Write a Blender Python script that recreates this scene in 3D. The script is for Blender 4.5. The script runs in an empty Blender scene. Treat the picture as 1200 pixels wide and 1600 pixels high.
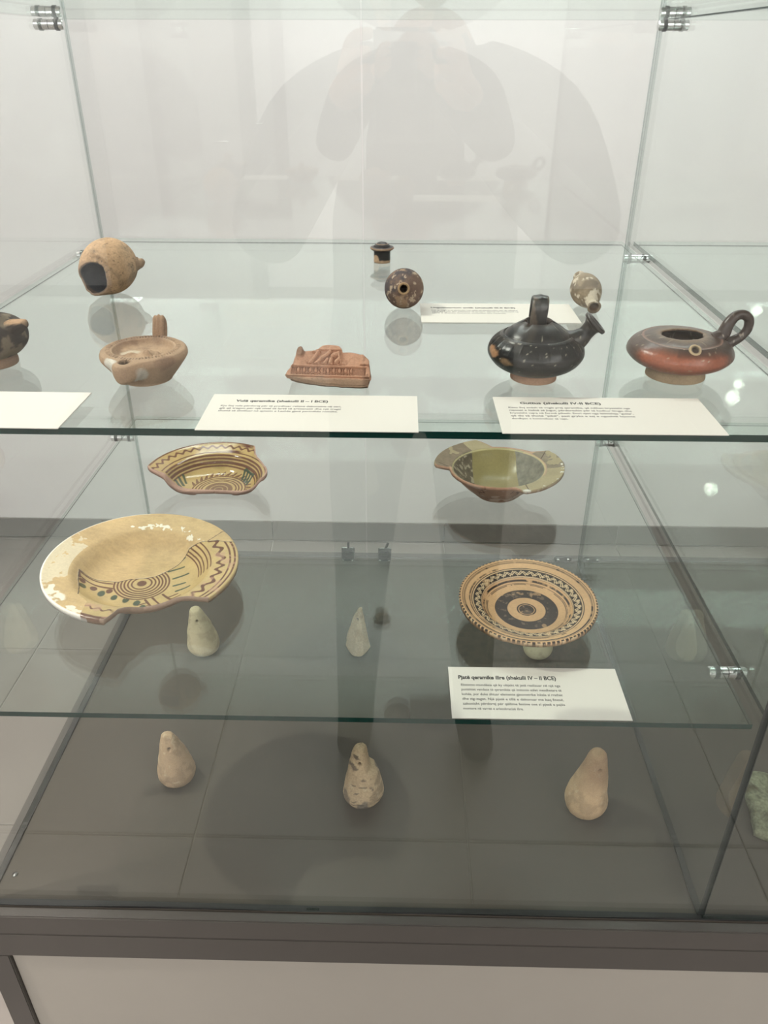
import bpy, bmesh, math, random
import numpy as np
from mathutils import Vector, Matrix
SC = bpy.context.scene
COL = SC.collection
PI = math.pi
R = math.radians

# ------------------------------------------------------------------ camera
CAM = Vector((0.4593, -0.5492, 0.8411))
pitch, yaw, roll, FPX = 0.5263, 0.0210, 0.0022, 1237.4
fwd = Vector((-math.sin(yaw)*math.cos(pitch), math.cos(yaw)*math.cos(pitch), -math.sin(pitch)))
rgt = Vector((math.cos(yaw), math.sin(yaw), 0)); upv = rgt.cross(fwd)
r2 = math.cos(roll)*rgt + math.sin(roll)*upv; u2 = -math.sin(roll)*rgt + math.cos(roll)*upv
cd = bpy.data.cameras.new('camera'); cam = bpy.data.objects.new('camera', cd); COL.objects.link(cam)
cam.matrix_world = Matrix(((r2.x, u2.x, -fwd.x, CAM.x), (r2.y, u2.y, -fwd.y, CAM.y), (r2.z, u2.z, -fwd.z, CAM.z), (0, 0, 0, 1)))
cd.sensor_fit = 'VERTICAL'; cd.sensor_height = 36; cd.lens = 36*FPX/1600; cd.clip_start = 0.02
SC.camera = cam

# ------------------------------------------------------------------ view, world, lights
SC.view_settings.view_transform = 'Standard'; SC.view_settings.look = 'None'
SC.view_settings.gamma = 1; SC.view_settings.use_curve_mapping = False
SC.view_settings.exposure = 0.52
cy = SC.cycles
cy.max_bounces = 14; cy.transparent_max_bounces = 48; cy.glossy_bounces = 8; cy.diffuse_bounces = 5
cy.caustics_reflective = False; cy.sample_clamp_indirect = 30
w = bpy.data.worlds.new('world'); SC.world = w; w.use_nodes = True
w.node_tree.nodes['Background'].inputs[0].default_value = (0.9, 0.95, 1, 1)
w.node_tree.nodes['Background'].inputs[1].default_value = 0.02
CEIL = 2.15
def lamp(name, kind, loc, energy, col, aim=None, **kw):
    l = bpy.data.lights.new(name, kind); l.energy = energy; l.color = col
    for k, v in kw.items(): setattr(l, k, v)
    o = bpy.data.objects.new(name, l); COL.objects.link(o); o.location = loc
    if aim: o.rotation_euler = (Vector(aim)-Vector(loc)).to_track_quat('-Z', 'Y').to_euler()
    return o
WARM = (1, .93, .85)
KEY = (-0.74, 0.54, 1.95)
SPOTS = [(KEY, (0.35, 0.3, 0.3), 85), ((2.37, -2.32, 2.05), (0.5, 0.3, 0.4), 34),
         ((3.19, -4.11, 2.05), (1.5, 0, 0.3), 12), ((-1.0, -.35, 2.05), (-.62, 0.3, -0.65), 120)]  # last spot is added to brighten the floor beside the case
for loc, aim, e in SPOTS:
    loc = tuple(Vector(loc)+(Vector(aim)-Vector(loc)).normalized()*.035)
    lamp('spot_lamp_light', 'SPOT', loc, e, WARM, aim, spot_size=R(54 if e == 120 else 100), spot_blend=.6, shadow_soft_size=.022)
PANELS = [(-1.3, -1.6, 1.2, .3, 9), (1.9, -1.2, 1.2, .3, 9), (0.6, -3.7, 4.6, 1.8, 48), (0.5, 1.2, 1.8, .3, 18), (-2.3, -4.55, 1.2, .10, 22)]  # unseen panels added as ambient fill; last entry is the mirrored strip
for x, y, sx, sy, e in PANELS:
    lamp('panel_light', 'AREA', (x, y, CEIL-.03), e, (.985, .99, 1), (x, y, 0), shape='RECTANGLE', size=sx, size_y=sy)

# ------------------------------------------------------------------ numpy noise
_rs = np.random.RandomState(7); _T = _rs.rand(64, 64, 64).astype(np.float32)
def vnoise(p):
    i = np.floor(p).astype(int); f = p-i; f = f*f*(3-2*f); i &= 63; j = (i+1) & 63
    x0, y0, z0 = i.T; x1, y1, z1 = j.T; fx, fy, fz = f.T
    a = _T[x0, y0, z0]*(1-fx)+_T[x1, y0, z0]*fx; b = _T[x0, y1, z0]*(1-fx)+_T[x1, y1, z0]*fx
    c = _T[x0, y0, z1]*(1-fx)+_T[x1, y0, z1]*fx; d = _T[x0, y1, z1]*(1-fx)+_T[x1, y1, z1]*fx
    return (a*(1-fy)+b*fy)*(1-fz)+(c*(1-fy)+d*fy)*fz
def fbm(P, scale, oct=4, seed=0):
    P = np.asarray(P)*scale+seed*17.31+100; v = 0; a = 1; t = 0
    for k in range(oct): v = v+a*vnoise(P); t += a; a *= .5; P = P*2.03+5.7
    return v/t-.5
def ss(a, b, x):
    t = np.clip((x-a)/(b-a), 0, 1); return t*t*(3-2*t)
def lin(c):
    c = np.asarray(c, float)/255; return np.where(c <= .04045, c/12.92, ((c+.055)/1.055)**2.4)
def mixc(a, b, m):
    m = np.clip(m, 0, 1)[:, None]; return a*(1-m)+b*m
def inpoly(x, y, poly):
    ins = np.zeros(len(x), bool); n = len(poly)
    for i in range(n):
        x1, y1 = poly[i]; x2, y2 = poly[(i+1) % n]
        if y1 == y2: continue
        c = ((y1 > y) != (y2 > y)) & (x < (x2-x1)*(y-y1)/(y2-y1)+x1); ins ^= c
    return ins
def segd(x, y, a, b):
    ax, ay = a; bx, by = b; L = (bx-ax)**2+(by-ay)**2
    t = np.clip(((x-ax)*(bx-ax)+(y-ay)*(by-ay))/L, 0, 1)
    return np.hypot(x-ax-t*(bx-ax), y-ay-t*(by-ay))

# ------------------------------------------------------------------ materials
def newmat(name):
    m = bpy.data.materials.new(name); m.use_nodes = True; nt = m.node_tree
    return m, nt, nt.nodes['Principled BSDF']
def plain(name, rgb, rough=.5, metal=0, spec=.5, var=0, scale=20, bump=0, bscale=200):
    m, nt, b = newmat(name); c = tuple(lin(rgb))+(1,)
    b.inputs['Base Color'].default_value = c; b.inputs['Roughness'].default_value = rough
    b.inputs['Metallic'].default_value = metal; b.inputs['Specular IOR Level'].default_value = spec
    tc = nt.nodes.new('ShaderNodeTexCoord')
    n = nt.nodes.new('ShaderNodeTexNoise'); n.inputs['Scale'].default_value = scale; n.inputs['Detail'].default_value = 6
    nt.links.new(tc.outputs['Object'], n.inputs['Vector'])
    r = nt.nodes.new('ShaderNodeMapRange'); r.inputs[3].default_value = 1-var; r.inputs[4].default_value = 1+var
    r.inputs[1].default_value = .3; r.inputs[2].default_value = .7
    nt.links.new(n.outputs[0], r.inputs[0])
    mx = nt.nodes.new('ShaderNodeVectorMath'); mx.operation = 'SCALE'; mx.inputs[0].default_value = c[:3]
    nt.links.new(r.outputs[0], mx.inputs['Scale']); nt.links.new(mx.outputs[0], b.inputs['Base Color'])
    if bump:
        n2 = nt.nodes.new('ShaderNodeTexNoise'); n2.inputs['Scale'].default_value = bscale; n2.inputs['Detail'].default_value = 4
        nt.links.new(tc.outputs['Object'], n2.inputs['Vector'])
        bp = nt.nodes.new('ShaderNodeBump'); bp.inputs['Strength'].default_value = bump; bp.inputs['Distance'].default_value = .001
        nt.links.new(n2.outputs[0], bp.inputs['Height']); nt.links.new(bp.outputs[0], b.inputs['Normal'])
    return m
def ceramic(name, rough=.7, bump=.35, bscale=500, var=.1, gloss_attr=False, coat=0):
    m, nt, b = newmat(name)
    at = nt.nodes.new('ShaderNodeAttribute'); at.attribute_name = 'paint'
    tc = nt.nodes.new('ShaderNodeTexCoord')
    n = nt.nodes.new('ShaderNodeTexNoise'); n.inputs['Scale'].default_value = bscale; n.inputs['Detail'].default_value = 5
    nt.links.new(tc.outputs['Object'], n.inputs['Vector'])
    r = nt.nodes.new('ShaderNodeMapRange'); r.inputs[1].default_value = .3; r.inputs[2].default_value = .7
    r.inputs[3].default_value = 1-var; r.inputs[4].default_value = 1+var
    nt.links.new(n.outputs[0], r.inputs[0])
    mx = nt.nodes.new('ShaderNodeVectorMath'); mx.operation = 'SCALE'
    nt.links.new(at.outputs['Color'], mx.inputs[0]); nt.links.new(r.outputs[0], mx.inputs['Scale'])
    nt.links.new(mx.outputs[0], b.inputs['Base Color'])
    b.inputs['Specular IOR Level'].default_value = .4
    if gloss_attr: nt.links.new(at.outputs['Alpha'], b.inputs['Roughness'])
    else: b.inputs['Roughness'].default_value = rough
    b.inputs['Coat Weight'].default_value = coat; b.inputs['Coat Roughness'].default_value = .08
    bp = nt.nodes.new('ShaderNodeBump'); bp.inputs['Strength'].default_value = bump; bp.inputs['Distance'].default_value = .0006
    nt.links.new(n.outputs[0], bp.inputs['Height']); nt.links.new(bp.outputs[0], b.inputs['Normal'])
    return m
def glassmat(name, tint, refl=1.0):
    """thin architectural glass: Fresnel reflection at each face, tinted straight transmission"""
    m = bpy.data.materials.new(name); m.use_nodes = True; nt = m.node_tree; nt.nodes.clear()
    o = nt.nodes.new('ShaderNodeOutputMaterial'); mx = nt.nodes.new('ShaderNodeMixShader')
    t = nt.nodes.new('ShaderNodeBsdfTransparent'); t.inputs[0].default_value = tint+(1,)
    g = nt.nodes.new('ShaderNodeBsdfGlossy'); g.inputs['Roughness'].default_value = 0.0; g.inputs[0].default_value = (.95, 1, .98, 1)
    ge = nt.nodes.new('ShaderNodeNewGeometry'); mr = nt.nodes.new('ShaderNodeMapRange')
    mr.inputs[3].default_value = 1.5; mr.inputs[4].default_value = 1/1.5     # same index seen from both faces
    fr = nt.nodes.new('ShaderNodeFresnel')
    nt.links.new(ge.outputs['Backfacing'], mr.inputs[0]); nt.links.new(mr.outputs[0], fr.inputs['IOR'])
    nt.links.new(fr.outputs[0], mx.inputs[0])
    nt.links.new(t.outputs[0], mx.inputs[1]); nt.links.new(g.outputs[0], mx.inputs[2]); nt.links.new(mx.outputs[0], o.inputs[0])
    return m
M = {}
M['shelf_glass'] = glassmat('shelf_glass', (.925, .955, .94))
M['pane_glass'] = glassmat('pane_glass', (.975, .985, .98))
def edgemat(name, rgb, back):
    m = plain(name, rgb, .12, spec=.3); nt = m.node_tree; o = nt.nodes['Material Output']; b = nt.nodes['Principled BSDF']
    t = nt.nodes.new('ShaderNodeBsdfTransparent'); t.inputs[0].default_value = back+(1,)
    mx = nt.nodes.new('ShaderNodeMixShader'); ge = nt.nodes.new('ShaderNodeNewGeometry')
    nt.links.new(ge.outputs['Backfacing'], mx.inputs[0]); nt.links.new(b.outputs[0], mx.inputs[1]); nt.links.new(t.outputs[0], mx.inputs[2]); nt.links.new(mx.outputs[0], o.inputs[0])
    return m
M['edge'] = edgemat('glass_edge', (9, 46, 40), (.82, .87, .85))
M['arris'] = plain('glass_arris', (30, 44, 42), .2)
M['edge_light'] = glassmat('glass_edge_light', (.55, .6, .59))
M['edge_dark'] = plain('glass_edge_dark', (22, 28, 26), .2, spec=.5)
M['wall'] = plain('wall_paint', (230, 227, 226), .85, spec=.3, var=.01, bump=.1, bscale=60)
M['ceiling'] = plain('ceiling_paint', (235, 235, 233), .9, var=.01)
M['floor'] = plain('floor_tile', (128, 122, 116), .35, var=.07, scale=3)
M['grout'] = plain('grout', (176, 172, 164), .8)
M['basetile'] = plain('skirting_tile', (122, 118, 114), .35, var=.05, scale=4)
M['laminate'] = plain('grey_laminate', (80, 75, 68), .26, spec=.12, var=.02, scale=8)
M['frame'] = plain('frame_grey', (74, 70, 66), .42, spec=.4, var=.02, scale=30)
M['panel'] = plain('panel_white', (152, 147, 138), .5, spec=.35, var=.01)
M['black'] = plain('black_rubber', (14, 14, 14), .5)
M['chrome'] = plain('chrome', (215, 215, 215), .12, metal=1)
M['steel'] = plain('satin_metal', (120, 122, 120), .3, metal=1)
M['lockmetal'] = plain('lock_metal', (46, 51, 50), .35, metal=.6)
M['card'] = plain('card_paper', (226, 220, 211), .5, spec=.3)
M['ink'] = plain('ink', (22, 20, 20), .7); M['ink_soft'] = plain('ink_soft', (62, 58, 58), .8)
M['matte'] = ceramic('matte_clay', .85, .4, 700)
M['rough'] = ceramic('rough_clay', .9, .7, 450, .16)
M['glaze'] = ceramic('glazed_clay', .5, .12, 400, .06, gloss_attr=True)
M['blackglaze'] = ceramic('black_gloss_clay', .30, .3, 420, .15)
M['stone'] = ceramic('rough_stone', .9, 1.0, 260, .3)
M['lampbody'] = plain('lamp_black', (25, 25, 26), .4)
M['jacket'] = plain('jacket_cloth', (24, 24, 27), .8, bump=.5, bscale=60)
M['trousers'] = plain('trouser_cloth', (36, 38, 46), .9)
M['skin'] = plain('skin', (190, 140, 115), .6)
M['hair'] = plain('hair', (30, 22, 18), .6)
M['phone'] = plain('phone_shell', (25, 25, 28), .25)
M['shoe'] = plain('shoe_leather', (30, 28, 27), .5)
M['sole'] = plain('shoe_sole', (200, 198, 192), .6)
M['eye'] = plain('eye_dark', (20, 15, 12), .2); M['lip'] = plain('lip', (150, 85, 75), .6)
M['doorpaint'] = plain('door_paint', (170, 168, 164), .5)
def emis(name, c, s):
    m, nt, b = newmat(name); b.inputs['Emission Color'].default_value = c+(1,); b.inputs['Emission Strength'].default_value = s
    return m
M['lens'] = emis('lamp_lens', (1, .93, .84), 70)
M['diffuser'] = emis('panel_diffuser', (1, .97, .93), 3)

# ------------------------------------------------------------------ builders
def link(name, me, mats, parent=None, smooth=False, loc=None):
    if not isinstance(mats, (list, tuple)): mats = [mats]
    for m in mats: me.materials.append(m)
    if smooth:
        me.polygons.foreach_set('use_smooth', np.ones(len(me.polygons), bool))
    o = bpy.data.objects.new(name, me); COL.objects.link(o)
    if parent: o.parent = parent
    if loc is not None: o.location = loc
    return o
def mesh(name, V, F):
    me = bpy.data.meshes.new(name); me.from_pydata(np.asarray(V).tolist(), [], F if isinstance(F, list) else F.tolist()); me.update(); return me
def paint(me, rgb, rough=None):
    a = me.color_attributes.new('paint', 'FLOAT_COLOR', 'POINT')
    c = np.ones((len(rgb), 4), np.float32); L = (rgb@np.array([.25, .6, .15]))[:, None]; rgb = (rgb*.88+L*.12)*np.array([.96, .985, 1.0])   # pigment balance for the warm lamps
    c[:, :3] = np.clip(rgb, 0, 1)
    if rough is not None: c[:, 3] = rough
    a.data.foreach_set('color', c.ravel())
def tag(o, label=None, cat=None, group=None, kind=None):
    if label: o['label'] = label
    if cat: o['category'] = cat
    if group: o['group'] = group
    if kind: o['kind'] = kind
    return o
def empty(name, loc, label=None, cat=None, group=None, rz=0):
    o = bpy.data.objects.new(name, None); COL.objects.link(o); o.location = loc; o.rotation_euler = (0, 0, rz); o.empty_display_size = .02
    return tag(o, label, cat, group)
def box(name, a, b, mat, parent=None, bevel=0, edge_mats=None, big=None):
    """box between corners a and b; edge_mats: material for the narrow faces (glass edges) given the big axis"""
    bm = bmesh.new(); bmesh.ops.create_cube(bm, size=1)
    a = Vector(a); b = Vector(b); c = (a+b)/2; s = b-a
    for v in bm.verts: v.co = Vector((v.co.x*s.x, v.co.y*s.y, v.co.z*s.z))
    mats = [mat]
    if isinstance(edge_mats, tuple):        # (dark front edge, clear other edges)
        mats += list(edge_mats)
        for f in bm.faces:
            if abs(f.normal[big]) < .5: f.material_index = 1 if f.normal.y < -.5 else 2
    elif edge_mats:
        mats.append(edge_mats)
        for f in bm.faces:
            if abs(f.normal[big]) < .5: f.material_index = 1
    if bevel: bmesh.ops.bevel(bm, geom=bm.edges[:], offset=bevel, segments=2, affect='EDGES')
    me = bpy.data.meshes.new(name); bm.to_mesh(me); bm.free()
    return link(name, me, mats, parent, loc=c)
def revolve(prof, n=96, close=True):
    """prof [(r,z)...] -> V,F arrays; poles allowed with r=0 kept as rings"""
    P = np.array(prof, float); m = len(P); th = np.linspace(0, 2*PI, n, endpoint=False)
    V = np.stack([np.outer(P[:, 0], np.cos(th)), np.outer(P[:, 0], np.sin(th)), np.repeat(P[:, 1][:, None], n, 1)], -1).reshape(-1, 3)
    i, j = np.meshgrid(np.arange(m-1), np.arange(n), indexing='ij'); k = (j+1) % n
    F = np.stack([i*n+j, i*n+k, (i+1)*n+k, (i+1)*n+j], -1).reshape(-1, 4)
    return V, F
def spline(pts, n):
    """Catmull-Rom resample of a polyline"""
    P = np.array(pts, float); P = np.vstack([2*P[0]-P[1], P, 2*P[-1]-P[-2]]); out = []
    k = len(P)-3; ts = np.linspace(0, k, n)
    for t in ts:
        i = min(int(t), k-1); f = t-i; a, b, c, d = P[i:i+4]
        out.append(.5*((2*b)+(-a+c)*f+(2*a-5*b+4*c-d)*f*f+(-a+3*b-3*c+d)*f**3))
    return np.array(out)
def tube(path, rad, n=16, flat=1.0, side=(0, 0, 1), caps=True):
    """swept tube; rad scalar/array; flat scales the section along 'side'"""
    P = np.array(path, float); m = len(P); rad = np.broadcast_to(rad, (m,)).astype(float); fl = np.broadcast_to(flat, (m,))
    T = np.gradient(P, axis=0); T /= np.linalg.norm(T, axis=1)[:, None]
    S = np.array(side, float); V = []
    for i in range(m):
        s = S-T[i]*(S@T[i]); s /= np.linalg.norm(s); b = np.cross(T[i], s)
        for a in np.linspace(0, 2*PI, n, endpoint=False): V.append(P[i]+rad[i]*(math.cos(a)*b+math.sin(a)*fl[i]*s))
    F = []
    for i in range(m-1):
        for j in range(n): F.append([i*n+j, i*n+(j+1) % n, (i+1)*n+(j+1) % n, (i+1)*n+j])
    if caps: F.append(list(range(n))[::-1]); F.append([(m-1)*n+j for j in range(n)])
    return np.array(V), F
def axes_mat(a, ref=(0, 0, 1)):
    a = Vector(a).normalized(); x = Vector(ref).cross(a).normalized(); y = a.cross(x)
    return np.array([[x.x, y.x, a.x], [x.y, y.y, a.y], [x.z, y.z, a.z]])
def painted(name, V, F, colf, mat, parent, smooth=True, rough=None, loc=None):
    me = mesh(name, V, F); V = np.asarray(V)
    paint(me, colf(V), rough(V) if rough else None)
    bm = bmesh.new(); bm.from_mesh(me); bmesh.ops.remove_doubles(bm, verts=bm.verts[:], dist=1e-7); bmesh.ops.recalc_face_normals(bm, faces=bm.faces[:]); bm.to_mesh(me); bm.free()
    return link(name, me, mat, parent, smooth, loc)

# ================================================================== THE SETTING
FZ = -0.65; BW = 1.82; XL, XR, YF = -3.0, 4.2, -5.0
W, D, H1, H2, H3, TOP = 0.8, 0.713, 0.5913, 0.2932, 0.8845, 1.42
GT = .006
def structure(o): o['kind'] = 'structure'; return o
structure(box('wall_back', (XL, BW, FZ), (XR, BW+.1, CEIL), M['wall']))
structure(box('wall_left', (XL-.1, YF, FZ), (XL, BW, CEIL), M['wall']))
structure(box('wall_right', (XR, YF, FZ), (XR+.1, BW, CEIL), M['wall']))
structure(box('wall_front', (XL, YF-.1, FZ), (XR, YF, CEIL), M['wall']))
structure(box('ceiling', (XL-.1, YF-.1, CEIL), (XR+.1, BW+.1, CEIL+.1), M['ceiling']))
fl = structure(box('floor', (XL-.1, YF-.1, FZ-.05), (XR+.1, BW+.1, FZ-.004), M['grout']))
# floor tiles, each its own piece
bm = bmesh.new(); bmesh.ops.create_cube(bm, size=1)
for v in bm.verts: v.co = Vector((v.co.x*.597, v.co.y*.597, v.co.z*.008))
bmesh.ops.bevel(bm, geom=[e for e in bm.edges if e.verts[0].co.z > 0 and e.verts[1].co.z > 0], offset=.0015, segments=1, affect='EDGES')
tme = bpy.data.meshes.new('tile'); bm.to_mesh(tme); bm.free(); tme.materials.append(M['floor'])
ny = 12; nx = 13
for i in range(nx):
    for j in range(ny):
        x = XL+.3+i*.6+.02; y = BW-.3-.0-j*.6-.012
        if x+.3 > XR+.09 or y-.3 < YF-.09: continue
        t = bpy.data.objects.new('tile', tme); COL.objects.link(t); t.parent = fl
        t.location = Vector((x, y, FZ-.004))-fl.location
# skirting tiles along the back wall, each its own piece
sk = structure(box('baseboard_back', (XL, BW-.003, FZ), (XR, BW, FZ+.074), M['grout']))
for i in range(12):
    x0 = XL+.02+i*.6
    box('tile', Vector((x0+.0015, BW-.011, FZ+.001))-sk.location, Vector((min(x0+.5985, XR), BW-.003, FZ+.075))-sk.location, M['basetile'], sk, .001)
sk = structure(box('baseboard_left', (XL, YF, FZ), (XL+.01, BW-.012, FZ+.075), M['basetile']))
sk = structure(box('baseboard_right', (XR-.01, YF, FZ), (XR, BW-.012, FZ+.075), M['basetile']))
sk = structure(box('baseboard_front', (XL+.011, YF, FZ), (XR-.011, YF+.01, FZ+.075), M['basetile']))
# a door in the far wall behind the viewer, seen mirrored in the glass
dr = structure(empty('door_1', (-1.0, YF+.012, FZ)))
box('door_leaf', (-.44, 0, .0), (.44, .03, 2.05), M['doorpaint'], dr, .002)
for sx in (-1, 1): box('frame_post', (sx*.49-.05, -.002, 0), (sx*.49+.05, .06, 2.1), M['steel'], dr, .003)
box('frame_head', (-.54, -.002, 2.1), (.54, .06, 2.2), M['steel'], dr, .003)
V, F = tube([(.36, .03, 1.0), (.36, .08, 1.0), (.26, .08, 1.0)], .01, 10); link('door_handle', mesh('door_handle', V, F), M['chrome'], dr, True)
# ceiling spots and panels, with housings for the added fill lights too
def spot_fixture(loc, aim, label, k=1.0):
    t = empty('ceiling_spotlight', (loc[0], loc[1], CEIL), label, 'spotlight', 'ceiling spotlights in the room')
    L = np.array(loc)-np.array([loc[0], loc[1], CEIL]); d = np.array(aim)-np.array(loc); d = d/np.linalg.norm(d)
    V, F = tube([(0, 0, 0), (0, 0, L[2]+.05)] if L[2] < -.06 else [(0, 0, 0), (0, 0, -.02)], .008, 10); link('stem', mesh('stem', V, F), M['lampbody'], t, True)
    V, F = revolve([(0, .09), (.02, .09), (.03, .085), (.034, .0), (.031, .0), (.028, .012), (.0, .012)], 32)
    A = axes_mat(-d)*k; V = V@A.T+L+d*.012; link('lamp_shade', mesh('lamp_shade', V, F), M['lampbody'], t, True)
    V, F = revolve([(0, .004), (.024, .004), (.024, .001), (0, .001)], 24); V = V@A.T+L+d*.008; link('bulb', mesh('bulb', V, F), M['lens'], t)
LBL = ['black ceiling spotlight left of the case, its beam crossing the shelves', 'black ceiling spotlight behind the viewer to the right, nearer one',
       'black ceiling spotlight behind the viewer to the right, farther one', 'added fill spotlight in a black shade, brightening the bare floor left of the case']
for (loc, aim, e), lb in zip(SPOTS, LBL): spot_fixture(loc, aim, lb, 1.7 if loc[0] > 2 else 1.0)
PL = ['added white fill light panel behind the viewer to the left', 'added white fill light panel behind the viewer to the right', 'added wide soft fill light panel by the wall farthest behind the viewer', 'added white fill light panel between case and back wall', 'narrow bright ceiling light strip in the far left corner behind the viewer']
for (x, y, sx, sy, e), lb in zip(PANELS, PL):
    t = empty('ceiling_or_fill_light', (x, y, CEIL), lb, 'ceiling light', 'ceiling light panels')  # the strip, and fixtures dressing the added fill panels
    box('diffuser', (-sx/2, -sy/2, -.02), (sx/2, sy/2, -.008), M['diffuser'], t)
    for q in ((-sx/2-.012, -sy/2-.012, -sx/2, sy/2+.012), (sx/2, -sy/2-.012, sx/2+.012, sy/2+.012)): box('frame_side', (q[0], q[1], -.024), (q[2], q[3], 0), M['ceiling'], t)
    for q in ((-sx/2, -sy/2-.012, sx/2, -sy/2), (-sx/2, sy/2, sx/2, sy/2+.012)): box('frame_side', (q[0], q[1], -.024), (q[2], q[3], 0), M['ceiling'], t)

# ================================================================== THE DISPLAY CASE
X2 = 2*W+.012   # right end of the second bay
B0 = W+.010     # left side of the second bay
case = empty('display_case', (W, D/2, FZ), 'tall glass display case on a dark grey metal base with pale panels', 'display case')
def cb(name, a, b, m, bevel=0, e=None, big=None):
    off = Vector((W, D/2, FZ)); return box(name, Vector(a)-off, Vector(b)-off, m, case, bevel, e, big)
# base: plinth top, frame rails, legs, panels
cb('base_top', (-.009, -.004, -.006), (X2+.009, D+.012, 0), M['laminate'])
FY = -.017
# front rails: face band with a fine step
cb('front_rail', (-.0205, FY, -.034), (X2+.0205, -.0045, -.0012), M['frame'], .0012)
cb('front_rail', (-.0205, FY, -.0765), (X2+.0205, .02, -.0345), M['frame'], .0008)
cb('back_rail', (-.0205, D+.0125, -.0765), (X2+.0205, D+.03, -.0012), M['frame'], .0012)
cb('side_rail', (-.0205, -.0042, -.0765), (-.0095, D+.012, -.0012), M['frame'], .0012)
cb('side_rail', (X2+.0095, -.0042, -.0765), (X2+.0205, D+.012, -.0012), M['frame'], .0012)
for (x0, x1) in ((-.0205, .0085), (X2-.0085, X2+.0205)):
    cb('leg', (x0, FY, FZ), (x1, FY+.03, -.077), M['frame'], .001); cb('leg', (x0, D, FZ), (x1, D+.03, -.077), M['frame'], .001)
cb('front_panel', (.009, FY+.005, FZ+.06), (X2-.009, FY+.012, -.077), M['panel'], .0005)
cb('back_panel', (.009, D+.01, FZ+.06), (X2-.009, D+.016, -.077), M['panel'])
cb('side_panel', (-.016, FY+.031, FZ+.06), (-.010, D-.001, -.077), M['panel']); cb('side_panel', (X2+.010, FY+.031, FZ+.06), (X2+.016, D-.001, -.077), M['panel'])
cb('bottom_rail', (.009, FY, FZ+.03), (X2-.009, FY+.02, FZ+.0595), M['frame'], .001)
# black bedding line under the front glass and side glass
def bedding(name, x0, x1, y, z, horiz=True):
    n = 120; V = []; F = []
    rs = np.random.RandomState(3)
    hz = .0016+.0007*np.sin(np.linspace(0, 19, n))+.0005*rs.rand(n)
    for i in range(n):
        t = x0+(x1-x0)*i/(n-1)
        for (dy, dz) in ((-.0035, 0), (.0035, 0), (.0035, hz[i]), (-.0035-.0008*math.sin(i*.3), hz[i])):
            V.append((t-W, y+dy-D/2, z+dz-FZ) if horiz else (y+dy-W, t-D/2, z+dz-FZ))
    for i in range(n-1):
        for k in range(4): F.append([i*4+k, i*4+(k+1) % 4, (i+1)*4+(k+1) % 4, (i+1)*4+k])
    F += [[0, 1, 2, 3], [(n-1)*4+k for k in (3, 2, 1, 0)]]
    link(name, mesh(name, V, F), M['black'], case)
bedding('seal_strip', 0, X2, -.0005, .0001); bedding('seal_strip', .004, D, -.0045, .0001, False); bedding('seal_strip', .004, D, W+.005, .0001, False)
# panes
G, E_ = M['pane_glass'], M['edge_dark']
cb('front_pane', (-.009, -.0028, .0012), (W+.0046, .0002, TOP), G, 0, M['edge_light'], 1)
cb('front_pane', (W+.0056, -.0028, .0022), (X2+.009, .0002, TOP), G, 0, M['edge_light'], 1)
cb('side_pane', (-.008, .0008, .0022), (-.002, D+.001, TOP), G, 0, M['edge_light'], 0)
cb('side_pane', (X2+.002, .0008, .0022), (X2+.008, D+.001, TOP), G, 0, M['edge_light'], 0)
cb('divider_pane', (W+.001, .0008, .0022), (W+.009, D+.001, TOP), G, 0, (E_, M['edge_light']), 0)
for (x0, x1) in ((-.007, W/2-.0015), (W/2+.0015, W+.0035), (W+.0065, W*1.5+.0045), (W*1.5+.0075, X2+.007)):
    cb('back_door', (x0, D+.003, .004), (x1, D+.008, TOP), G, 0, M['edge_light'], 1)
cb('top_pane', (-.009, -.003, TOP+.001), (X2+.009, D+.009, TOP+.007), G, 0, M['edge'], 2)
# hinges between each back door and the divider, screws proud
def hinge(x):
    off = Vector((W, D/2, FZ)); f = cb('hinge', (x-.0165, D-.002, .0035), (x+.0165, D+.0028, .0155), M['steel'], .002)
    for sx in (-.0095, .0095):
        V, F = revolve([(0, .0026), (.0022, .0024), (.003, .0012), (.0032, 0), (0, 0)], 14); V = V@axes_mat((0, -1, 0)).T+np.array([sx, -.0024, 0])
        link('screw', mesh('screw', V, F), M['chrome'], f, True)
hinge(W-.0275); hinge(W+.0275); hinge(.022); hinge(X2-.022)
# shelves: each bay has its own three
SH = {}
def shelf(x0, x1, z, nm, where):
    y0, y1 = .0035, D+.0005; C = Vector(((x0+x1)/2, (y0+y1)/2, z-GT/2)); V = []; F = []; mi = []
    for zz in (z-GT, z-GT+.0012, z):
        for (x, y) in ((x0, y0), (x1, y0), (x1, y1), (x0, y1)): V.append((x-C.x, y-C.y, zz-C.z))
    F.append((3, 2, 1, 0)); mi.append(0); F.append((8, 9, 10, 11)); mi.append(0)
    for l in (0, 1):
        for k in range(4): F.append((l*4+k, l*4+(k+1) % 4, (l+1)*4+(k+1) % 4, (l+1)*4+k)); mi.append(2 if (l == 0 and k) else 1)
    me = mesh('glass_shelf', V, F); o = link('glass_shelf', me, [M['shelf_glass'], M['edge'], M['arris']], None, False, C)
    me.polygons.foreach_set('material_index', mi)
    tag(o, where, 'shelf', 'glass shelves of the case'); return o
shelf(.001, W-.004, H3, 'a', 'clear glass shelf at the top edge of the photo, seen edge on from below')
shelf(.001, W-.004, H1, 'a', 'clear green-edged glass shelf with the black spouted jug and oil lamp')
shelf(.001, W-.004, H2, 'a', 'clear green-edged glass shelf carrying the two plates, just above the clay weights')
shelf(W+.014, X2-.002, H3, 'b', 'clear glass shelf at the top of the right bay, seen from below')
shelf(W+.014, X2-.002, H1, 'b', 'empty glass shelf right of the divider, level with the jugs')
shelf(W+.014, X2-.002, H2, 'b', 'empty lower glass shelf right of the divider')
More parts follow.
